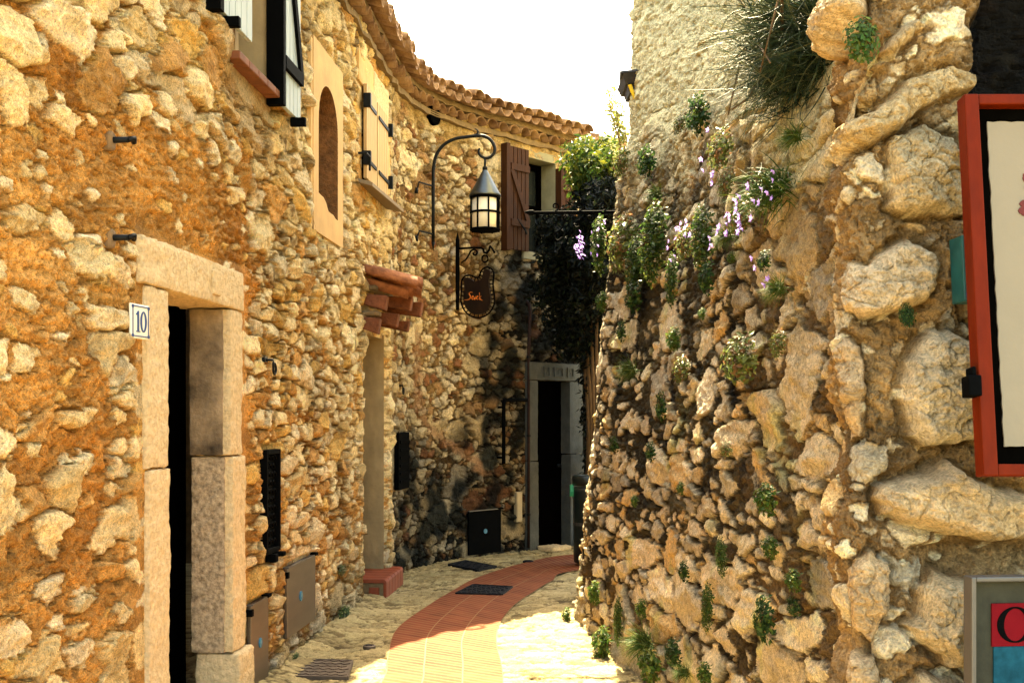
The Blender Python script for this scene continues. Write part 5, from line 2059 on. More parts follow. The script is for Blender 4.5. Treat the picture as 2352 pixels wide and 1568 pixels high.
    t = thing('ceramic_plaque', 'teal glazed ceramic plaque half hidden behind the red frame', 'plaque', q)
    m = MB()
    m.hexa([frp(0.0, -0.02, 0), frp(0.16, -0.02, 0), frp(0.16, 0, 0), frp(0.0, 0, 0)] if False else
           [frp(0.010, -0.10, -0.205), frp(0.17, -0.10, -0.205), frp(0.17, 0.0, -0.205), frp(0.010, 0.0, -0.205),
            frp(0.0, -0.10, 0), frp(0.16, -0.10, 0), frp(0.16, 0.0, 0), frp(0.0, 0.0, 0)])
    m.build('tile', M_TEAL, t, 0.003)
    m = MB()
    for zc in (-0.035, -0.185):
        cv = spiral(lambda a, b_, c_: frp(a, 0.003, c_), (0.026, zc), 0.016, 0.004, 0, 9, 24)
        m.tube(cv, 0.0016, 5)
    build_each(m, 'painted_scroll', M_NAVY, t)


build_frames()


# ------------------------------------------------------------------ covers in the ground
def build_covers():
    def cover(name, label, corners, m, studs, kind='cover', zz=0.016):
        c = [G(*q) for q in corners]
        ctr = sum(c, Vector()) / 4
        t = thing(name, label, kind, ctr)
        mb = MB()
        mb.hexa([p + Vector((0, 0, -0.02)) for p in c] + [p + Vector((0, 0, zz)) for p in c])
        mb.build('plate', m, t, 0.003)
        ft = MB()

        def bil(u, v): return (c[0] * (1 - u) + c[1] * u) * (1 - v) + (c[3] * (1 - u) + c[2] * u) * v
        nu, nv, wdt = studs
        for i in range(nu):
            for j in range(nv):
                u, v = (i + 0.5 + (0.25 if j % 2 else -0.2)) / nu, (j + 0.5) / nv
                if u > 0.97: continue
                e1 = (c[1] - c[0]).normalized()
                e2 = (c[3] - c[0]).normalized()
                p = bil(u, v)
                s1, s2 = (e1 + e2).normalized(), (e1 - e2).normalized()
                s_ = s1 if (i + j) % 2 else s2
                o_ = Vector((-s_.y, s_.x, 0))
                w2_, l2 = wdt * 0.22, wdt
                q = [p + s_ * l2 + o_ * w2_, p + s_ * l2 - o_ * w2_, p - s_ * l2 - o_ * w2_, p - s_ * l2 + o_ * w2_]
                ft.hexa([x + Vector((0, 0, zz)) for x in q] + [x + Vector((0, 0, zz + 0.005)) for x in q])
        ft.build('tread_studs', m, t)
        bd = MB()
        w_ = 0.018
        for i in range(4):
            a, b_ = c[i], c[(i + 1) % 4]
            inn = (ctr - (a + b_) / 2).normalized() * w_
            q = [a, b_, b_ + inn, a + inn]
            q = [a - inn * 0.6, b_ - inn * 0.6, b_, a]
            bd.hexa([x + Vector((0, 0, -0.02)) for x in q] + [x + Vector((0, 0, zz + 0.003)) for x in q])
        bd.build('rim', m, t)
    cover('manhole_cover', 'rusty brown studded square cover in the paving by the ochre wall', [(655, 1556), (797, 1559), (808, 1521), (685, 1517)], M_CAST, (12, 6, 0.020))
    cover('manhole_cover', 'dark grey studded square cover set in the red tile path', [(1048, 1366), (1152, 1369), (1176, 1351), (1088, 1346)], M_CASTD, (9, 6, 0.022), zz=0.022)
    cover('manhole_cover', 'dark flat cover in the paving by the curved house', [(1030, 1298), (1098, 1311), (1140, 1302), (1068, 1289)], M_CASTD, (6, 4, 0.02))
    for (px, py, r_, lab, m) in ((848, 1488, 0.045, 'small round water valve lid in the paving left of the path', M_CAST), (1213, 1291, 0.06, 'small round dark lid in the paving near the grey door', M_CASTD)):
        c = G(px, py)
        t = thing('valve_lid', lab, 'lid', c)
        mb = MB()
        mb.lathe([(r_, -0.01), (r_, 0.020), (r_ * 0.8, 0.024), (r_ * 0.75, 0.016), (r_ * 0.4, 0.016), (r_ * 0.38, 0.020), (0.001, 0.020)], c, 24)
        mb.build('lid', m, t)
        mb = MB()
        mb.fbox(frame(c, Vector((1, 0, 0)), Vector((0, 1, 0))), -r_ * 0.5, r_ * 0.5, -0.008, 0.008, 0.019, 0.0215)
        mb.build('slot', M_BLACK, t)


build_covers()


# ------------------------------------------------------------------ litter bin behind the tower corner
def build_bin():
    Y = 12.3
    c = P(1352, 1243, Y)
    c.z = 0
    k = Y / FPX
    z = lambda y: CH + (HY - y) * k
    t = thing('litter_bin', 'dark green round litter bin half hidden by the tower corner', 'bin', c)
    r_ = 0.17
    mb = MB()
    mb.lathe([(r_ * 0.92, 0.04), (r_ * 0.96, 0.06), (r_, z(1130)), (r_, z(1118))], c, 28)
    mb.build('body', M_BIN, t, smooth=True)
    mb = MB()
    mb.lathe([(r_ * 0.86, z(1112)), (r_ * 1.03, z(1114)), (r_ * 1.07, z(1104)), (r_ * 1.05, z(1094)), (r_ * 0.9, z(1090)), (r_ * 0.72, z(1092)), (r_ * 0.66, z(1100)), (r_ * 0.6, z(1112))], c, 28)
    mb.build('lid_ring', M_BIN, t, smooth=True)
    mb = MB()
    mb.lathe([(r_ * 1.01, z(1205)), (r_ * 1.015, z(1198))], c, 28)
    mb.build('reflective_band', M_ALU, t)
    for a in (math.pi, -1.35):
        mb = MB()
        o = Vector((math.cos(a), math.sin(a), 0))
        s_ = Vector((-o.y, o.x, 0))
        f_ = frame(c, s_, o)
        mb.prism(f_, [(-0.035, z(1140)), (0.035, z(1140)), (0.045, z(1128)), (0.03, z(1112)), (-0.03, z(1112)), (-0.045, z(1128))], r_ - 0.01, r_ + 0.035)
        mb.build('handle', M_BINGREEN, t, 0.008)
    mb = MB()
    mb.lathe([(r_ * 0.7, 0.0), (r_ * 0.7, 0.05)], c, 16)
    mb.build('foot', M_BIN, t)


build_bin()


# ------------------------------------------------------------------ hood on the tower, with a yellow flap
def build_hood():
    p, n_ = tower_point(1448, 205)
    t = thing('lamp_hood', 'small dark slate hood with a yellow flap high on the tower edge', 'hood', p)
    side = Vector((-n_.y, n_.x, 0))
    Y = p.y
    q = lambda x, y, d=0.0: P(x, y, Y) + Vector((0, d, 0))
    mb = MB()
    top = [q(1420, 174, -0.12), q(1464, 169, -0.12), q(1464, 169, 0.35), q(1432, 174, 0.35)]
    bot = [q(1421, 178, -0.12), q(1464, 174, -0.12), q(1464, 174, 0.35), q(1432, 178, 0.35)]
    mb.hexa(bot + top)
    mb.build('roof_sheet', M_SLATE, t)
    mb = MB()
    mb.hexa([q(1436, 195, -0.03), q(1462, 195, -0.03), q(1462, 195, 0.35), q(1436, 195, 0.35), q(1427, 178, -0.11), q(1464, 174, -0.11), q(1464, 174, 0.35), q(1427, 178, 0.35)])
    mb.hexa([q(1446, 212, 0.0), q(1460, 212, 0.0), q(1460, 212, 0.3), q(1446, 212, 0.3), q(1440, 195, 0.0), q(1461, 195, 0.0), q(1461, 195, 0.3), q(1440, 195, 0.3)])
    mb.build('housing', M_SLATE, t)
    mb = MB()
    mb.hexa([q(1454, 232, -0.05), q(1461, 231, -0.05), q(1461, 231, -0.03), q(1454, 232, -0.03), q(1441, 199, -0.05), q(1449, 197, -0.05), q(1449, 197, -0.03), q(1441, 199, -0.03)])
    mb.build('flap', M_YELLOW, t, 0.004)


build_hood()

# ------------------------------------------------------------------ wrought iron bracket across the alley
def build_bracket():
    Y = 9.75
    q = lambda x, y: P(x, y, Y)
    t = thing('iron_bracket', 'black wrought iron scroll bracket with arrow tip reaching out from the tower', 'bracket', q(1420, 490))
    mb = MB()
    mb.tube([q(1440, 488), q(1385, 487), q(1300, 488), q(1226, 489)], 0.014, 8)
    mb.build('bar', M_BLACK, t, smooth=True)
    mb = MB()
    mb.tube([q(1228, 489), q(1224, 489), q(1216, 488), q(1203, 487)], [0.010, 0.026, 0.022, 0.002], 8)
    mb.build('arrow_tip', M_BLACK, t)
    mb = MB()
    for (cx, cy, r0, a0, a1) in ((1252, 498, 10, -1.6, 5.5), (1275, 474, 9, 1.6, -5.5), (1300, 500, 12, -1.6, 5.5), (1330, 474, 10, 1.6, -5.5), (1355, 500, 12, -1.6, 5.5), (1385, 474, 10, 1.6, -5.5), (1326, 514, 9, 3, -4)):
        pts = []
        for i in range(26):
            u = i / 25
            a = a0 + (a1 - a0) * u
            r_ = r0 * (1 - 0.75 * u)
            pts.append(q(cx + r_ * math.cos(a), cy + r_ * math.sin(a)))
        mb.tube(pts, 0.007, 5)
    cv, _ = curve_pts([(1290, 490), (1296, 512), (1285, 530), (1272, 540), (1280, 552), (1292, 545)], 24)
    mb.tube([q(*p) for p in cv], 0.007, 5)
    mb.build('scrollwork', M_BLACK, t)


build_bracket()


# ------------------------------------------------------------------ plants
def leaves_np(pos, nrm, size, cols, rng, aspect=0.5, fold=0.25, droop=0.0):
    """pos (n,3); one folded leaf of four quads-as-triangles each -> V, F, C"""
    n = len(pos)
    up = rng.normal(size=(n, 3))
    t = up - nrm * np.sum(up * nrm, 1, keepdims=True)
    t /= np.linalg.norm(t, axis=1, keepdims=True) + 1e-9
    t[:, 2] -= droop
    t /= np.linalg.norm(t, axis=1, keepdims=True)
    b = np.cross(nrm, t)
    s = size[:, None]
    p0 = pos
    p1 = pos + t * s * 0.45 + b * s * aspect * 0.5 + nrm * s * fold * 0.4
    p2 = pos + t * s * 1.0
    p3 = pos + t * s * 0.45 - b * s * aspect * 0.5 + nrm * s * fold * 0.4
    pm = pos + t * s * 0.5 - nrm * s * 0.02
    V = np.stack([p0, p1, p2, p3, pm], 1).reshape(-1, 3)
    i = np.arange(n)[:, None] * 5
    F = np.concatenate([i + np.array([0, 1, 4]), i + np.array([1, 2, 4]), i + np.array([2, 3, 4]), i + np.array([3, 0, 4])], 0)
    C = np.repeat(cols, 5, axis=0)
    return V, F, C


def green(rng, n, base, var=0.35, tip=None, ptip=0.0):
    c = np.array(base)[None, :] * (1 + rng.uniform(-var, var, (n, 1))) * (1 + rng.uniform(-0.12, 0.12, (n, 3)))
    if tip is not None:
        k = rng.random(n) < ptip
        c[k] = np.array(tip) * (1 + rng.uniform(-0.3, 0.3, (k.sum(), 1)))
    return np.clip(c, 0.002, 0.6)


def blob_points(rng, blobs, n):
    """points in and near the surface of a set of ellipsoids, clumped"""
    vol = np.array([b[1][0] * b[1][1] * b[1][2] for b in blobs]) ** 0.7
    pick = rng.choice(len(blobs), n, p=vol / vol.sum())
    d = rng.normal(size=(n, 3))
    d /= np.linalg.norm(d, axis=1, keepdims=True)
    r = rng.random(n) ** 0.4
    c = np.array([b[0] for b in blobs])[pick]
    s = np.array([b[1] for b in blobs])[pick]
    return c + d * s * r[:, None], d


def make_vine():
    rng = np.random.default_rng(5)
    t = thing('evergreen_vine', 'big dark evergreen climber hanging over the grey door with sunlit top leaves', 'climber', P(1370, 1200, 14.3))
    B = []
    for (px, py, Y, rx, ry, rz) in ((1372, 365, 12.6, 0.28, 0.5, 0.20), (1325, 362, 12.7, 0.20, 0.40, 0.17), (1340, 395, 12.6, 0.20, 0.40, 0.14), (1405, 375, 12.0, 0.2, 0.5, 0.24), (1390, 400, 12.4, 0.25, 0.6, 0.26), (1345, 430, 12.9, 0.22, 0.5, 0.22), (1390, 450, 12.4, 0.3, 0.6, 0.25),
                                    (1365, 500, 12.8, 0.34, 0.5, 0.25), (1300, 530, 13.1, 0.26, 0.4, 0.28), (1268, 525, 13.2, 0.22, 0.35, 0.22), (1330, 560, 12.9, 0.34, 0.45, 0.30), (1285, 590, 13.3, 0.28, 0.35, 0.28),
                                    (1370, 600, 12.8, 0.32, 0.5, 0.30), (1300, 650, 13.4, 0.32, 0.35, 0.30), (1355, 680, 13.1, 0.32, 0.45, 0.32), (1300, 730, 13.6, 0.30, 0.3, 0.30), (1350, 770, 13.4, 0.30, 0.4, 0.34),
                                    (1310, 790, 13.9, 0.26, 0.25, 0.20), (1375, 850, 13.6, 0.25, 0.4, 0.45), (1372, 960, 13.8, 0.22, 0.35, 0.45), (1376, 1060, 14.0, 0.2, 0.3, 0.4), (1345, 330, 12.9, 0.12, 0.3, 0.08), (1395, 340, 12.3, 0.15, 0.3, 0.14)):  # low masses: dark leaf curtain added for shade at the bend
        B.append((np.array(P(px, py, Y)), (rx, ry, rz)))
    for (x, y, z, rx, ry, rz) in ((1.2, 12.2, 3.9, 0.5, 0.9, 0.3), (1.5, 13.2, 4.1, 0.6, 0.9, 0.3), (1.15, 12.6, 3.3, 0.4, 0.7, 0.35), (1.3, 13.4, 2.6, 0.4, 0.6, 0.6), (1.35, 13.6, 1.6, 0.35, 0.5, 0.7), (0.62, 13.2, 3.45, 0.35, 0.4, 0.3), (0.5, 13.5, 3.1, 0.3, 0.3, 0.3)):
        B.append((np.array((x, y, z)), (rx, ry, rz)))  # extra leaves, mostly behind the tower edge, added to block sky light
    P0, d = blob_points(rng, B, 26000)
    nrm = d + rng.normal(size=d.shape) * 0.7 + np.array([0, -0.2, 0.5])
    nrm /= np.linalg.norm(nrm, axis=1, keepdims=True)
    size = rng.uniform(0.06, 0.11, len(P0))
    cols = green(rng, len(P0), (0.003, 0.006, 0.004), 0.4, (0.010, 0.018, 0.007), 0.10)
    # sunlight painted into the leaf colour: brighter green along the top
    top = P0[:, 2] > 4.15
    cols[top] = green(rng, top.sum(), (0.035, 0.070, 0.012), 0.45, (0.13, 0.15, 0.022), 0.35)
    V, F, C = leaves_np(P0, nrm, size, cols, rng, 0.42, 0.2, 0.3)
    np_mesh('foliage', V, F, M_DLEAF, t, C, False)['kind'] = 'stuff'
    mb = MB()
    rr = random.Random(2)
    for i in range(5):
        a = P(1340 + i * 12, 1250, 14.2 - 0.1 * i)
        a.z = 0
        pts = [a]
        for (px, py) in ((1345 + i * 9, 1000), (1330 + i * 14, 800), (1310 + i * 20, 620), (1320 + i * 18, 450)):
            pts.append(P(px + rr.uniform(-8, 8), py, 13.5 - 0.15 * i))
        cv, _ = curve_pts([tuple(p) for p in pts], 24)
        mb.tube([Vector(p) for p in cv], [0.035 - 0.001 * k for k in range(24)], 6)
    mb.build('stem', M_BARK, t, smooth=True)


make_vine()


def make_shrub():
    rng = np.random.default_rng(9)
    t = thing('tall_shrub', 'thin sunlit shrub rising behind the tower edge against the sky', 'shrub', P(1440, 420, 11.0))
    Y = 11.0
    mb = MB()
    pos, dirs = [], []
    rr = random.Random(4)
    for k in range(9):
        x0, x1, y1 = 1436 + rr.uniform(-8, 14), 1405 + rr.uniform(-14, 26), 185 + rr.uniform(0, 70)
        pts = [P(x0, 420, Y), P(x0 - 6, 340, Y + rr.uniform(-.2, .2)), P((x0 + x1) / 2 - 5, 280, Y + rr.uniform(-.2, .2)), P(x1, y1, Y + rr.uniform(-.2, .2))]
        cv, _ = curve_pts([tuple(p) for p in pts], 30)
        mb.tube([Vector(p) for p in cv], [0.008 - 0.0002 * i for i in range(30)], 5)
        for p in cv[6:]:
            for j in range(4):
                pos.append(p + rng.normal(size=3) * 0.03)
                dirs.append(rng.normal(size=3) + np.array([0, -0.3, 0.6]))
    mb.build('stem', M_BARK, t, smooth=True)
    pos = np.array(pos)
    nrm = np.array(dirs)
    nrm /= np.linalg.norm(nrm, axis=1, keepdims=True)
    cols = green(rng, len(pos), (0.14, 0.17, 0.05), 0.4, (0.30, 0.28, 0.10), 0.3)
    V, F, C = leaves_np(pos, nrm, rng.uniform(0.035, 0.06, len(pos)), cols, rng, 0.4, 0.2)
    np_mesh('foliage', V, F, M_LEAF, t, C, False)


make_shrub()


def blades(rng, n, root_spread, length, outdir, spread, droop, width, base, tip, ptip, seg=6, bendk=0.35):
    """thin curved stalks from a rootstock -> V, F, C (strips with a crossing fin so that they have body)"""
    Vs, Fs, Cs = [], [], []
    b = 0
    for i in range(n):
        p = rng.normal(size=3) * root_spread
        d = outdir + rng.normal(size=3) * spread
        d /= np.linalg.norm(d)
        L = length * rng.uniform(0.5, 1.1)
        c = np.array(base) * (1 + rng.uniform(-0.35, 0.35))
        if rng.random() < ptip: c = np.array(tip) * (1 + rng.uniform(-0.3, 0.3))
        w_ = width * rng.uniform(0.6, 1.3)
        sd = np.cross(d, rng.normal(size=3))
        sd /= np.linalg.norm(sd) + 1e-9
        bend = rng.normal(size=3) * bendk
        for k in range(seg + 1):
            t = k / seg
            ww = w_ * (1 - 0.85 * t)
            nn = np.cross(sd, d)
            Vs += [p + sd * ww, p - sd * ww * 0.5 + nn * ww * 0.86, p - sd * ww * 0.5 - nn * ww * 0.86]
            Cs += [c * (0.9 + 0.2 * t)] * 3
            p = p + d * L / seg
            d = d + (np.array([0, 0, -droop]) + bend) / seg
            d /= np.linalg.norm(d)
        for k in range(seg):
            for q in range(3):
                a0, a1 = b + k * 3 + q, b + k * 3 + (q + 1) % 3
                Fs.append((a0, a1, a1 + 3, a0 + 3))
        b += 3 * (seg + 1)
    return np.array(Vs), np.array(Fs), np.array(Cs)


def rot_to(n_):
    """basis with local y pointing out of the wall"""
    n_ = Vector(n_).normalized()
    x = Vector((n_.y, -n_.x, 0)).normalized()
    return np.array([list(x), list(n_), [0, 0, 1]])


def make_broom():
    rng = np.random.default_rng(12)
    p, n_ = tower_point(1868, 105, 0.0)
    t = thing('broom_bush', 'large wispy grey green broom bush bulging from the top of the tower ledge', 'bush', p)
    B = rot_to(n_)
    parts = []
    roots = [(0, 0, 0), (0.1, 0, 0.12), (-0.12, 0, -0.02), (0.05, 0, -0.1)]
    b = 0
    Vs, Fs, Cs = [], [], []
    for i, r_ in enumerate(roots):
        for (out, L, dr, n) in (((0.5, 1.0, 0.35), 0.42, 0.9, 150), ((-0.2, 0.9, 0.7), 0.46, 0.8, 120), ((0.3, 0.9, -0.5), 0.36, 0.7, 130)):
            V, F, C = blades(rng, n, 0.06, L, np.array(out), 0.6, dr * 0.45, 0.0032, (0.045, 0.075, 0.038), (0.17, 0.18, 0.09), 0.25, 7, 1.0)
            Vs.append((V + np.array(r_)) @ B + np.array(p))
            Fs.append(F + b)
            Cs.append(C)
            b += len(V)
    np_mesh('stalks', np.concatenate(Vs), np.concatenate(Fs), M_BLADE, t, np.concatenate(Cs), True)
    # a dense dark heart of short twigs
    Vs, Fs, Cs = [], [], []
    b = 0
    for r_ in roots:
        V, F, C = blades(rng, 300, 0.09, 0.22, np.array((0.1, 0.9, -0.15)), 0.75, 0.4, 0.0032, (0.012, 0.026, 0.014), (0.035, 0.055, 0.024), 0.3, 5, 1.1)
        Vs.append((V + np.array(r_)) @ B + np.array(p))
        Fs.append(F + b)
        Cs.append(C)
        b += len(V)
    np_mesh('inner_twigs', np.concatenate(Vs), np.concatenate(Fs), M_BLADE, t, np.concatenate(Cs), True)
    mb = MB()
    rr = random.Random(5)
    for i in range(5):
        q = [np.array([0, -0.05, 0]), np.array([rr.uniform(-.1, .1), 0.12, rr.uniform(-.1, .1)]), np.array([rr.uniform(-.25, .25), 0.22, rr.uniform(-.25, .2)]), np.array([rr.uniform(-.3, .3), 0.28, rr.uniform(-.3, .3)])]
        mb.tube([Vector(x @ B) + p for x in q], [0.012, 0.009, 0.006, 0.003], 5)
    mb.build('branch', M_BARK, t, smooth=True)


make_broom()

# prototypes of the small plants, built about the origin with y pointing out of the wall
def proto_leafy(seed, n, R_, lsize, base, tip, ptip, hang=0.0, aspect=0.55):
    rng = np.random.default_rng(seed)
    d = rng.normal(size=(n, 3))
    d[:, 1] = np.abs(d[:, 1])
    d /= np.linalg.norm(d, axis=1, keepdims=True)
    r = rng.random(n) ** 0.5
    pos = d * r[:, None] * np.array(R_)
    pos[:, 0] += 0.2 * R_[0] * np.sin(pos[:, 2] * 9 / max(R_[2], 0.05) * 0.1 + seed)
    nrm = d + np.array([0, 0.5, 0.5]) + rng.normal(size=d.shape) * 0.5
    nrm /= np.linalg.norm(nrm, axis=1, keepdims=True)
    cols = green(rng, n, base, 0.4, tip, ptip)
    V, F, C = leaves_np(pos, nrm, lsize * rng.uniform(0.6, 1.2, n), cols, rng, aspect, 0.2, hang)
    return V, F, C


def mesh_of(name, V, F, C, m, smooth=False):
    o = np_mesh(name, V, F, m, None, np.asarray(C), smooth)
    me = o.data
    bpy.data.objects.remove(o)
    return me


PR_M = {
    'tuft': mesh_of('foliage', *proto_leafy(1, 420, (0.5, 0.45, 0.5), 0.17, (0.035, 0.078, 0.016), (0.12, 0.15, 0.035), 0.2), M_LEAF),
    'dark': mesh_of('foliage', *proto_leafy(2, 460, (0.5, 0.40, 0.55), 0.15, (0.014, 0.042, 0.012), (0.05, 0.09, 0.02), 0.2), M_LEAF),
    'pale': mesh_of('foliage', *proto_leafy(3, 380, (0.5, 0.35, 0.5), 0.14, (0.085, 0.115, 0.035), (0.17, 0.10, 0.045), 0.22), M_LEAF),
    'hang': mesh_of('foliage', *proto_leafy(4, 1100, (0.5, 0.28, 1.0), 0.115, (0.024, 0.055, 0.014), (0.09, 0.12, 0.03), 0.22, 0.6, 0.6), M_LEAF),
}
_rng = np.random.default_rng(77)
_V, _F, _C = blades(_rng, 240, 0.06, 0.66, np.array((0, 0.8, 0.35)), 0.6, 0.9, 0.012, (0.05, 0.11, 0.022), (0.16, 0.20, 0.055), 0.3, 5)
PR_M['grass'] = mesh_of('foliage', _V, _F, _C, M_BLADE, True)
# fine-leaved cushion: stalks with small leaves
_V2, _F2, _C2 = blades(np.random.default_rng(78), 360, 0.12, 0.50, np.array((0, 0.9, 0.1)), 0.75, 0.7, 0.011, (0.04, 0.10, 0.02), (0.13, 0.19, 0.045), 0.3, 5)
PR_M['cushion'] = mesh_of('foliage', _V2, _F2, _C2, M_BLADE, True)


def bloom_mesh():
    mb_v, mb_f, mb_c = [], [], []
    for k in range(5):
        a = 2 * math.pi * k / 5
        b = a + 2 * math.pi / 5
        m_ = (a + b) / 2
        q = [(0, 0.0, 0), (0.55 * math.cos(a), 0.45, 0.55 * math.sin(a)), (1.0 * math.cos(m_), 0.62, 1.0 * math.sin(m_)), (0.55 * math.cos(b), 0.45, 0.55 * math.sin(b))]
        i = len(mb_v)
        mb_v += q
        mb_f.append((i, i + 1, i + 2, i + 3))
        mb_c += [(0.46, 0.32, 0.66), (0.30, 0.17, 0.54), (0.38, 0.23, 0.60), (0.30, 0.17, 0.54)]
    return mesh_of('blossom', np.array(mb_v, float), np.array(mb_f), np.array(mb_c), M_BLOOM)


PR_M['bloom'] = bloom_mesh()


def stem_mesh():
    mb = MB()
    rr = random.Random(6)
    for i in range(5):
        mb.tube([Vector((0, -0.12, 0)), Vector((rr.uniform(-.1, .1), 0.1, rr.uniform(-.1, .1))), Vector((rr.uniform(-.3, .3), 0.3, rr.uniform(-.3, .3)))], [0.02, 0.014, 0.006], 5)
    o = mb.build('stem', M_BARK, None, smooth=True)
    me = o.data
    bpy.data.objects.remove(o)
    return me


PR_M['stem'] = stem_mesh()


def plant(kind, px, py, wpx, hpx, label, name='wall_plant', cat='plant', group='small plants growing in the tower wall', bloom=0, bx=(0, 0), at=None, nrm=None, seed=0, stretch=None):
    if at is None:
        p, n_ = tower_point(px, py, 0.055)
    else:
        p, n_ = Vector(at), Vector(nrm).normalized()
    k = p.y / FPX
    # along the wall a plant looks narrower than it is
    along = Vector((-n_.y, n_.x, 0)).normalized()
    vis = max(0.45, abs(along.x) + 0.45 * abs(n_.x))
    w_, h_ = 1.2 * wpx * k / vis, 1.2 * hpx * k
    o = bpy.data.objects.new(name, None)
    COL.objects.link(o)
    o.location = p
    B = rot_to(n_)
    M = Matrix(((B[0][0], B[1][0], 0), (B[0][1], B[1][1], 0), (0, 0, 1)))
    o.rotation_euler = M.to_euler()
    hz = h_ / (2.0 if kind == 'hang' else 1.0)
    o.scale = (w_, min(w_, h_) * (0.9 if kind != 'hang' else 0.7), hz)
    setp(o, label, cat, group)
    f = bpy.data.objects.new('foliage', PR_M[kind])
    COL.objects.link(f)
    f.parent = o
    s = bpy.data.objects.new('stem', PR_M['stem'])
    COL.objects.link(s)
    s.parent = o
    rr = random.Random(seed + int(px * 7 + py))
    f.rotation_euler = (0, rr.uniform(-0.5, 0.5) if kind not in ('hang', 'grass') else rr.uniform(-0.15, 0.15), 0)
    for i in range(bloom):
        b = bpy.data.objects.new('blossom', PR_M['bloom'])
        COL.objects.link(b)
        b.parent = o
        a = rr.uniform(0, 6.28)
        q = math.sqrt(rr.random())
        b.location = (bx[0] + 0.45 * q * math.cos(a), 0.55 + 0.15 * rr.random() - 0.15 * q, bx[1] + 0.45 * q * math.sin(a))
        r_ = 0.0165 * rr.uniform(0.8, 1.25)
        b.scale = (r_ / o.scale[0], r_ / o.scale[1], r_ / o.scale[2])
        b.rotation_euler = (rr.uniform(-0.9, 0.5), 0, rr.uniform(-0.9, 0.9))
    return o


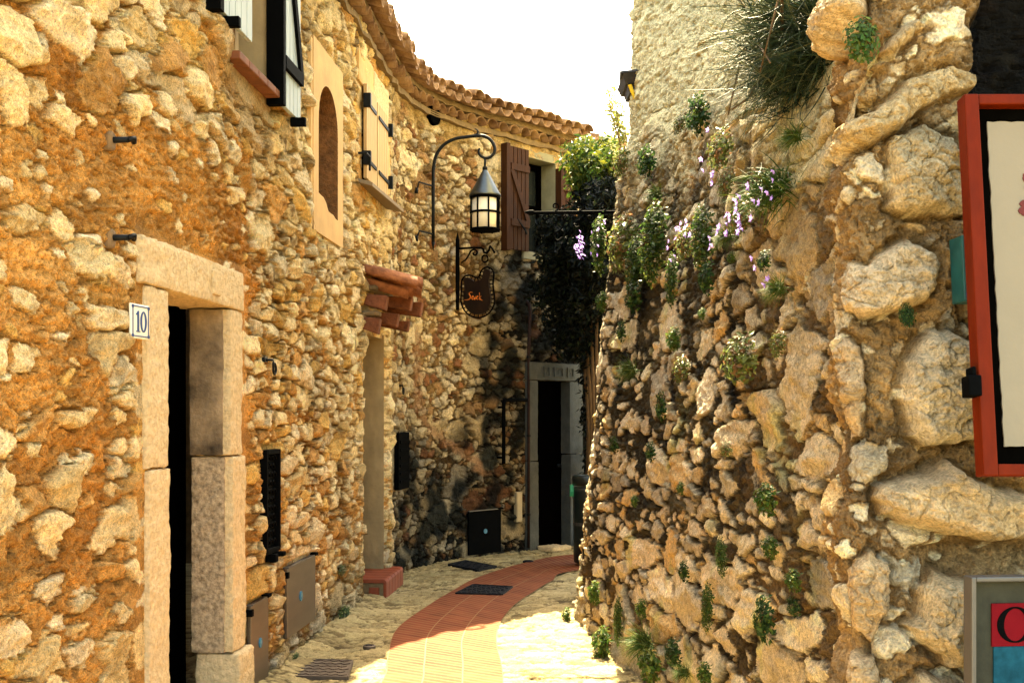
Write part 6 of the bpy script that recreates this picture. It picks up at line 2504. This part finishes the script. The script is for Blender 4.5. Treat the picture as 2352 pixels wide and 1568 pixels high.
PLANTS = [
    ('dark', 1637, 258, 62, 80, 'bright green leafy clump on the ledge left of the broom bush', 0),
    ('pale', 1585, 285, 50, 40, 'pale dry looking sprig on the ledge left of the bright green clump', 0),
    ('dark', 1512, 368, 50, 66, 'dark leafy clump below the ledge near the tower edge', 0),
    ('pale', 1448, 372, 60, 60, 'yellow green clump at the very edge of the tower below the slate hood', 0),
    ('pale', 1688, 345, 62, 90, 'reddish green trailing plant below the ledge under the broom bush', 3),
    ('grass', 1862, 318, 70, 70, 'light green grassy tuft hanging under the broom bush', 0),
    ('cushion', 1800, 440, 150, 130, 'large feathery bellflower cushion in the upper tower wall, with many mauve blooms', 16),
    ('pale', 1735, 500, 70, 70, 'mauve bellflowers left of and below the feathery cushion', 11),
    ('hang', 1525, 555, 90, 170, 'long dark green creeper hanging down the tower near its edge', 0),
    ('pale', 1455, 560, 110, 110, 'bushy grey green plant beside the creeper at the tower edge', 8),
    ('hang', 1392, 560, 60, 120, 'dense purple bellflower clump overhanging the tower edge', 44),
    ('hang', 1640, 545, 70, 140, 'leafy creeper with mauve blooms in the middle of the upper tower', 9),
    ('dark', 1790, 598, 40, 40, 'small green sprig with one mauve bloom under the bellflowers', 2),
    ('grass', 1822, 665, 46, 70, 'thin grassy tuft with a mauve bloom below the small sprig', 2),
    ('dark', 1480, 680, 50, 60, 'small dark clump below the long creeper', 0),
    ('tuft', 1404, 692, 30, 40, 'small tuft on the tower edge at half height', 0),
    ('tuft', 1577, 775, 34, 50, 'ferny green tuft in a joint left of centre of the tower', 0),
    ('pale', 1592, 848, 50, 55, 'pale leafy plant in a joint below the ferny tuft', 0),
    ('pale', 1735, 825, 90, 110, 'broad yellow green plant in the middle of the tower wall', 0),
    ('pale', 1822, 790, 44, 56, 'pale green plant right of the broad yellow green one', 0),
    ('grass', 1470, 852, 60, 60, 'wiry white flowering stalks near the tower edge', 0),
    ('dark', 1432, 1020, 30, 34, 'tiny dark green tuft near the tower edge below the wiry stalks', 0),
    ('pale', 1697, 1032, 38, 32, 'small pale rosette below the broad yellow green plant', 0),
    ('dark', 1520, 1035, 24, 40, 'thin dark sprig left of the small pale rosette', 0),
    ('tuft', 1800, 1145, 56, 66, 'round green clump in the tower near the boulder corner', 0),
    ('tuft', 1808, 1256, 44, 46, 'bright green clump under the round clump near the boulder corner', 0),
    ('hang', 1684, 1275, 34, 84, 'narrow trailing green plant low in the middle of the tower', 0),
    ('tuft', 1862, 1330, 40, 46, 'green clump at the foot of the boulder corner, upper of a pair', 0),
    ('dark', 1860, 1390, 34, 40, 'darker clump at the foot of the boulder corner, lower of a pair', 0),
    ('hang', 1652, 1388, 36, 110, 'dark ferny plant trailing low on the tower', 0),
    ('dark', 1796, 1418, 44, 90, 'deep green drooping clump low on the tower right of the ferny plant', 0),
    ('tuft', 1390, 1358, 26, 50, 'green tuft low on the tower edge', 0),
    ('tuft', 1322, 1412, 28, 34, 'little tuft at the outermost foot of the tower', 0),
    ('tuft', 1412, 1478, 44, 70, 'yellow green plants where the tower foot meets the paving', 0),
    ('hang', 1440, 1420, 30, 110, 'moss green trailing strip just above the tower foot', 0),
    ('grass', 1505, 1478, 60, 90, 'grassy tuft at the tower foot', 0),
    ('tuft', 1525, 1530, 70, 70, 'leafy weeds at the tower foot under the grassy tuft', 0),
    ('dark', 1578, 1500, 44, 60, 'dark weeds right of the grassy tuft at the tower foot', 0),
    ('tuft', 1652, 1545, 36, 50, 'lone green weed at the bottom of the tower below the ferny plant', 0),
    ('hang', 1478, 610, 60, 130, 'trailing green growth between the long creeper and the tower edge', 0),
    ('hang', 1565, 640, 40, 110, 'thin trailing strands right of the long creeper', 0),
    ('pale', 1600, 560, 50, 70, 'loose grey green growth left of the creeper with mauve blooms', 4),
    ('grass', 1700, 545, 60, 60, 'wispy grass with lilac blooms left of the small green sprig', 6),
    ('pale', 1700, 420, 46, 60, 'reddish green leaves under the trailing plant below the broom bush', 3),
    ('grass', 1530, 450, 50, 50, 'short wispy tuft above the long creeper', 0),
    ('dark', 1655, 640, 34, 60, 'dark sprig hanging under the creeper with mauve blooms', 0),
    ('tuft', 1710, 590, 24, 24, 'tiny weed in a joint under the wispy lilac grass', 0),
    ('tuft', 1640, 720, 20, 24, 'tiny weed alone in the middle of the dark tower face', 0),
    ('dark', 1450, 760, 22, 40, 'tiny dark moss tuft in a joint below the tower edge clump', 0),
    ('dark', 1545, 930, 24, 60, 'dark moss streak left of the broad yellow green plant', 0),
    ('tuft', 1480, 1150, 20, 24, 'tiny bright weed low near the tower edge', 0),
    ('tuft', 1590, 1120, 20, 26, 'tiny bright weed low in the middle of the tower', 0),
    ('dark', 1600, 1310, 26, 40, 'small dark tuft left of the narrow trailing plant', 0),
    ('tuft', 1500, 1395, 26, 40, 'small yellow green tuft above the grassy tower foot', 0),
    ('grass', 1600, 1545, 40, 50, 'grass blades at the very bottom of the tower', 0),
]
for q in PLANTS:
    kind, px, py, wp, hp, lab, bl = q
    plant(kind, px, py, wp, hp, lab, name='bellflower' if 'bell' in lab else ('creeper' if 'creeper' in lab else 'wall_plant'), cat='flower' if 'bell' in lab else 'plant', bloom=bl,
          bx=(-0.3, -0.2) if 'cushion' in lab else (0, 0))
# on the boulders and by the left wall
plant('dark', 2085, 720, 34, 46, 'dark green fern tucked under a pale boulder', at=P(2085, 722, 3.56), nrm=(0, -1, 0), group='plants on the boulder wall')
plant('tuft', 1988, 82, 70, 90, 'bright lime green ivy sprig under the topmost boulder', at=P(1985, 90, 3.60), nrm=(0, -1, 0.0), group='plants on the boulder wall')
plant('tuft', 780, 1410, 34, 30, 'small green weed at the foot of the ochre wall', at=LW(9.0, 0.03, 0.08), nrm=LN, group='weeds along the ochre wall')
plant('tuft', 676, 1512, 22, 14, 'mossy sprig behind the brown studded cover', at=LW(7.5, 0.05, 0.05), nrm=LN, group='weeds along the ochre wall')
plant('pale', 790, 1318, 34, 22, 'pale moss tuft between stones near the steel hatch', at=LW(8.95, 0.03, 0.42), nrm=LN, group='weeds along the ochre wall')

bpy.context.view_layer.update()
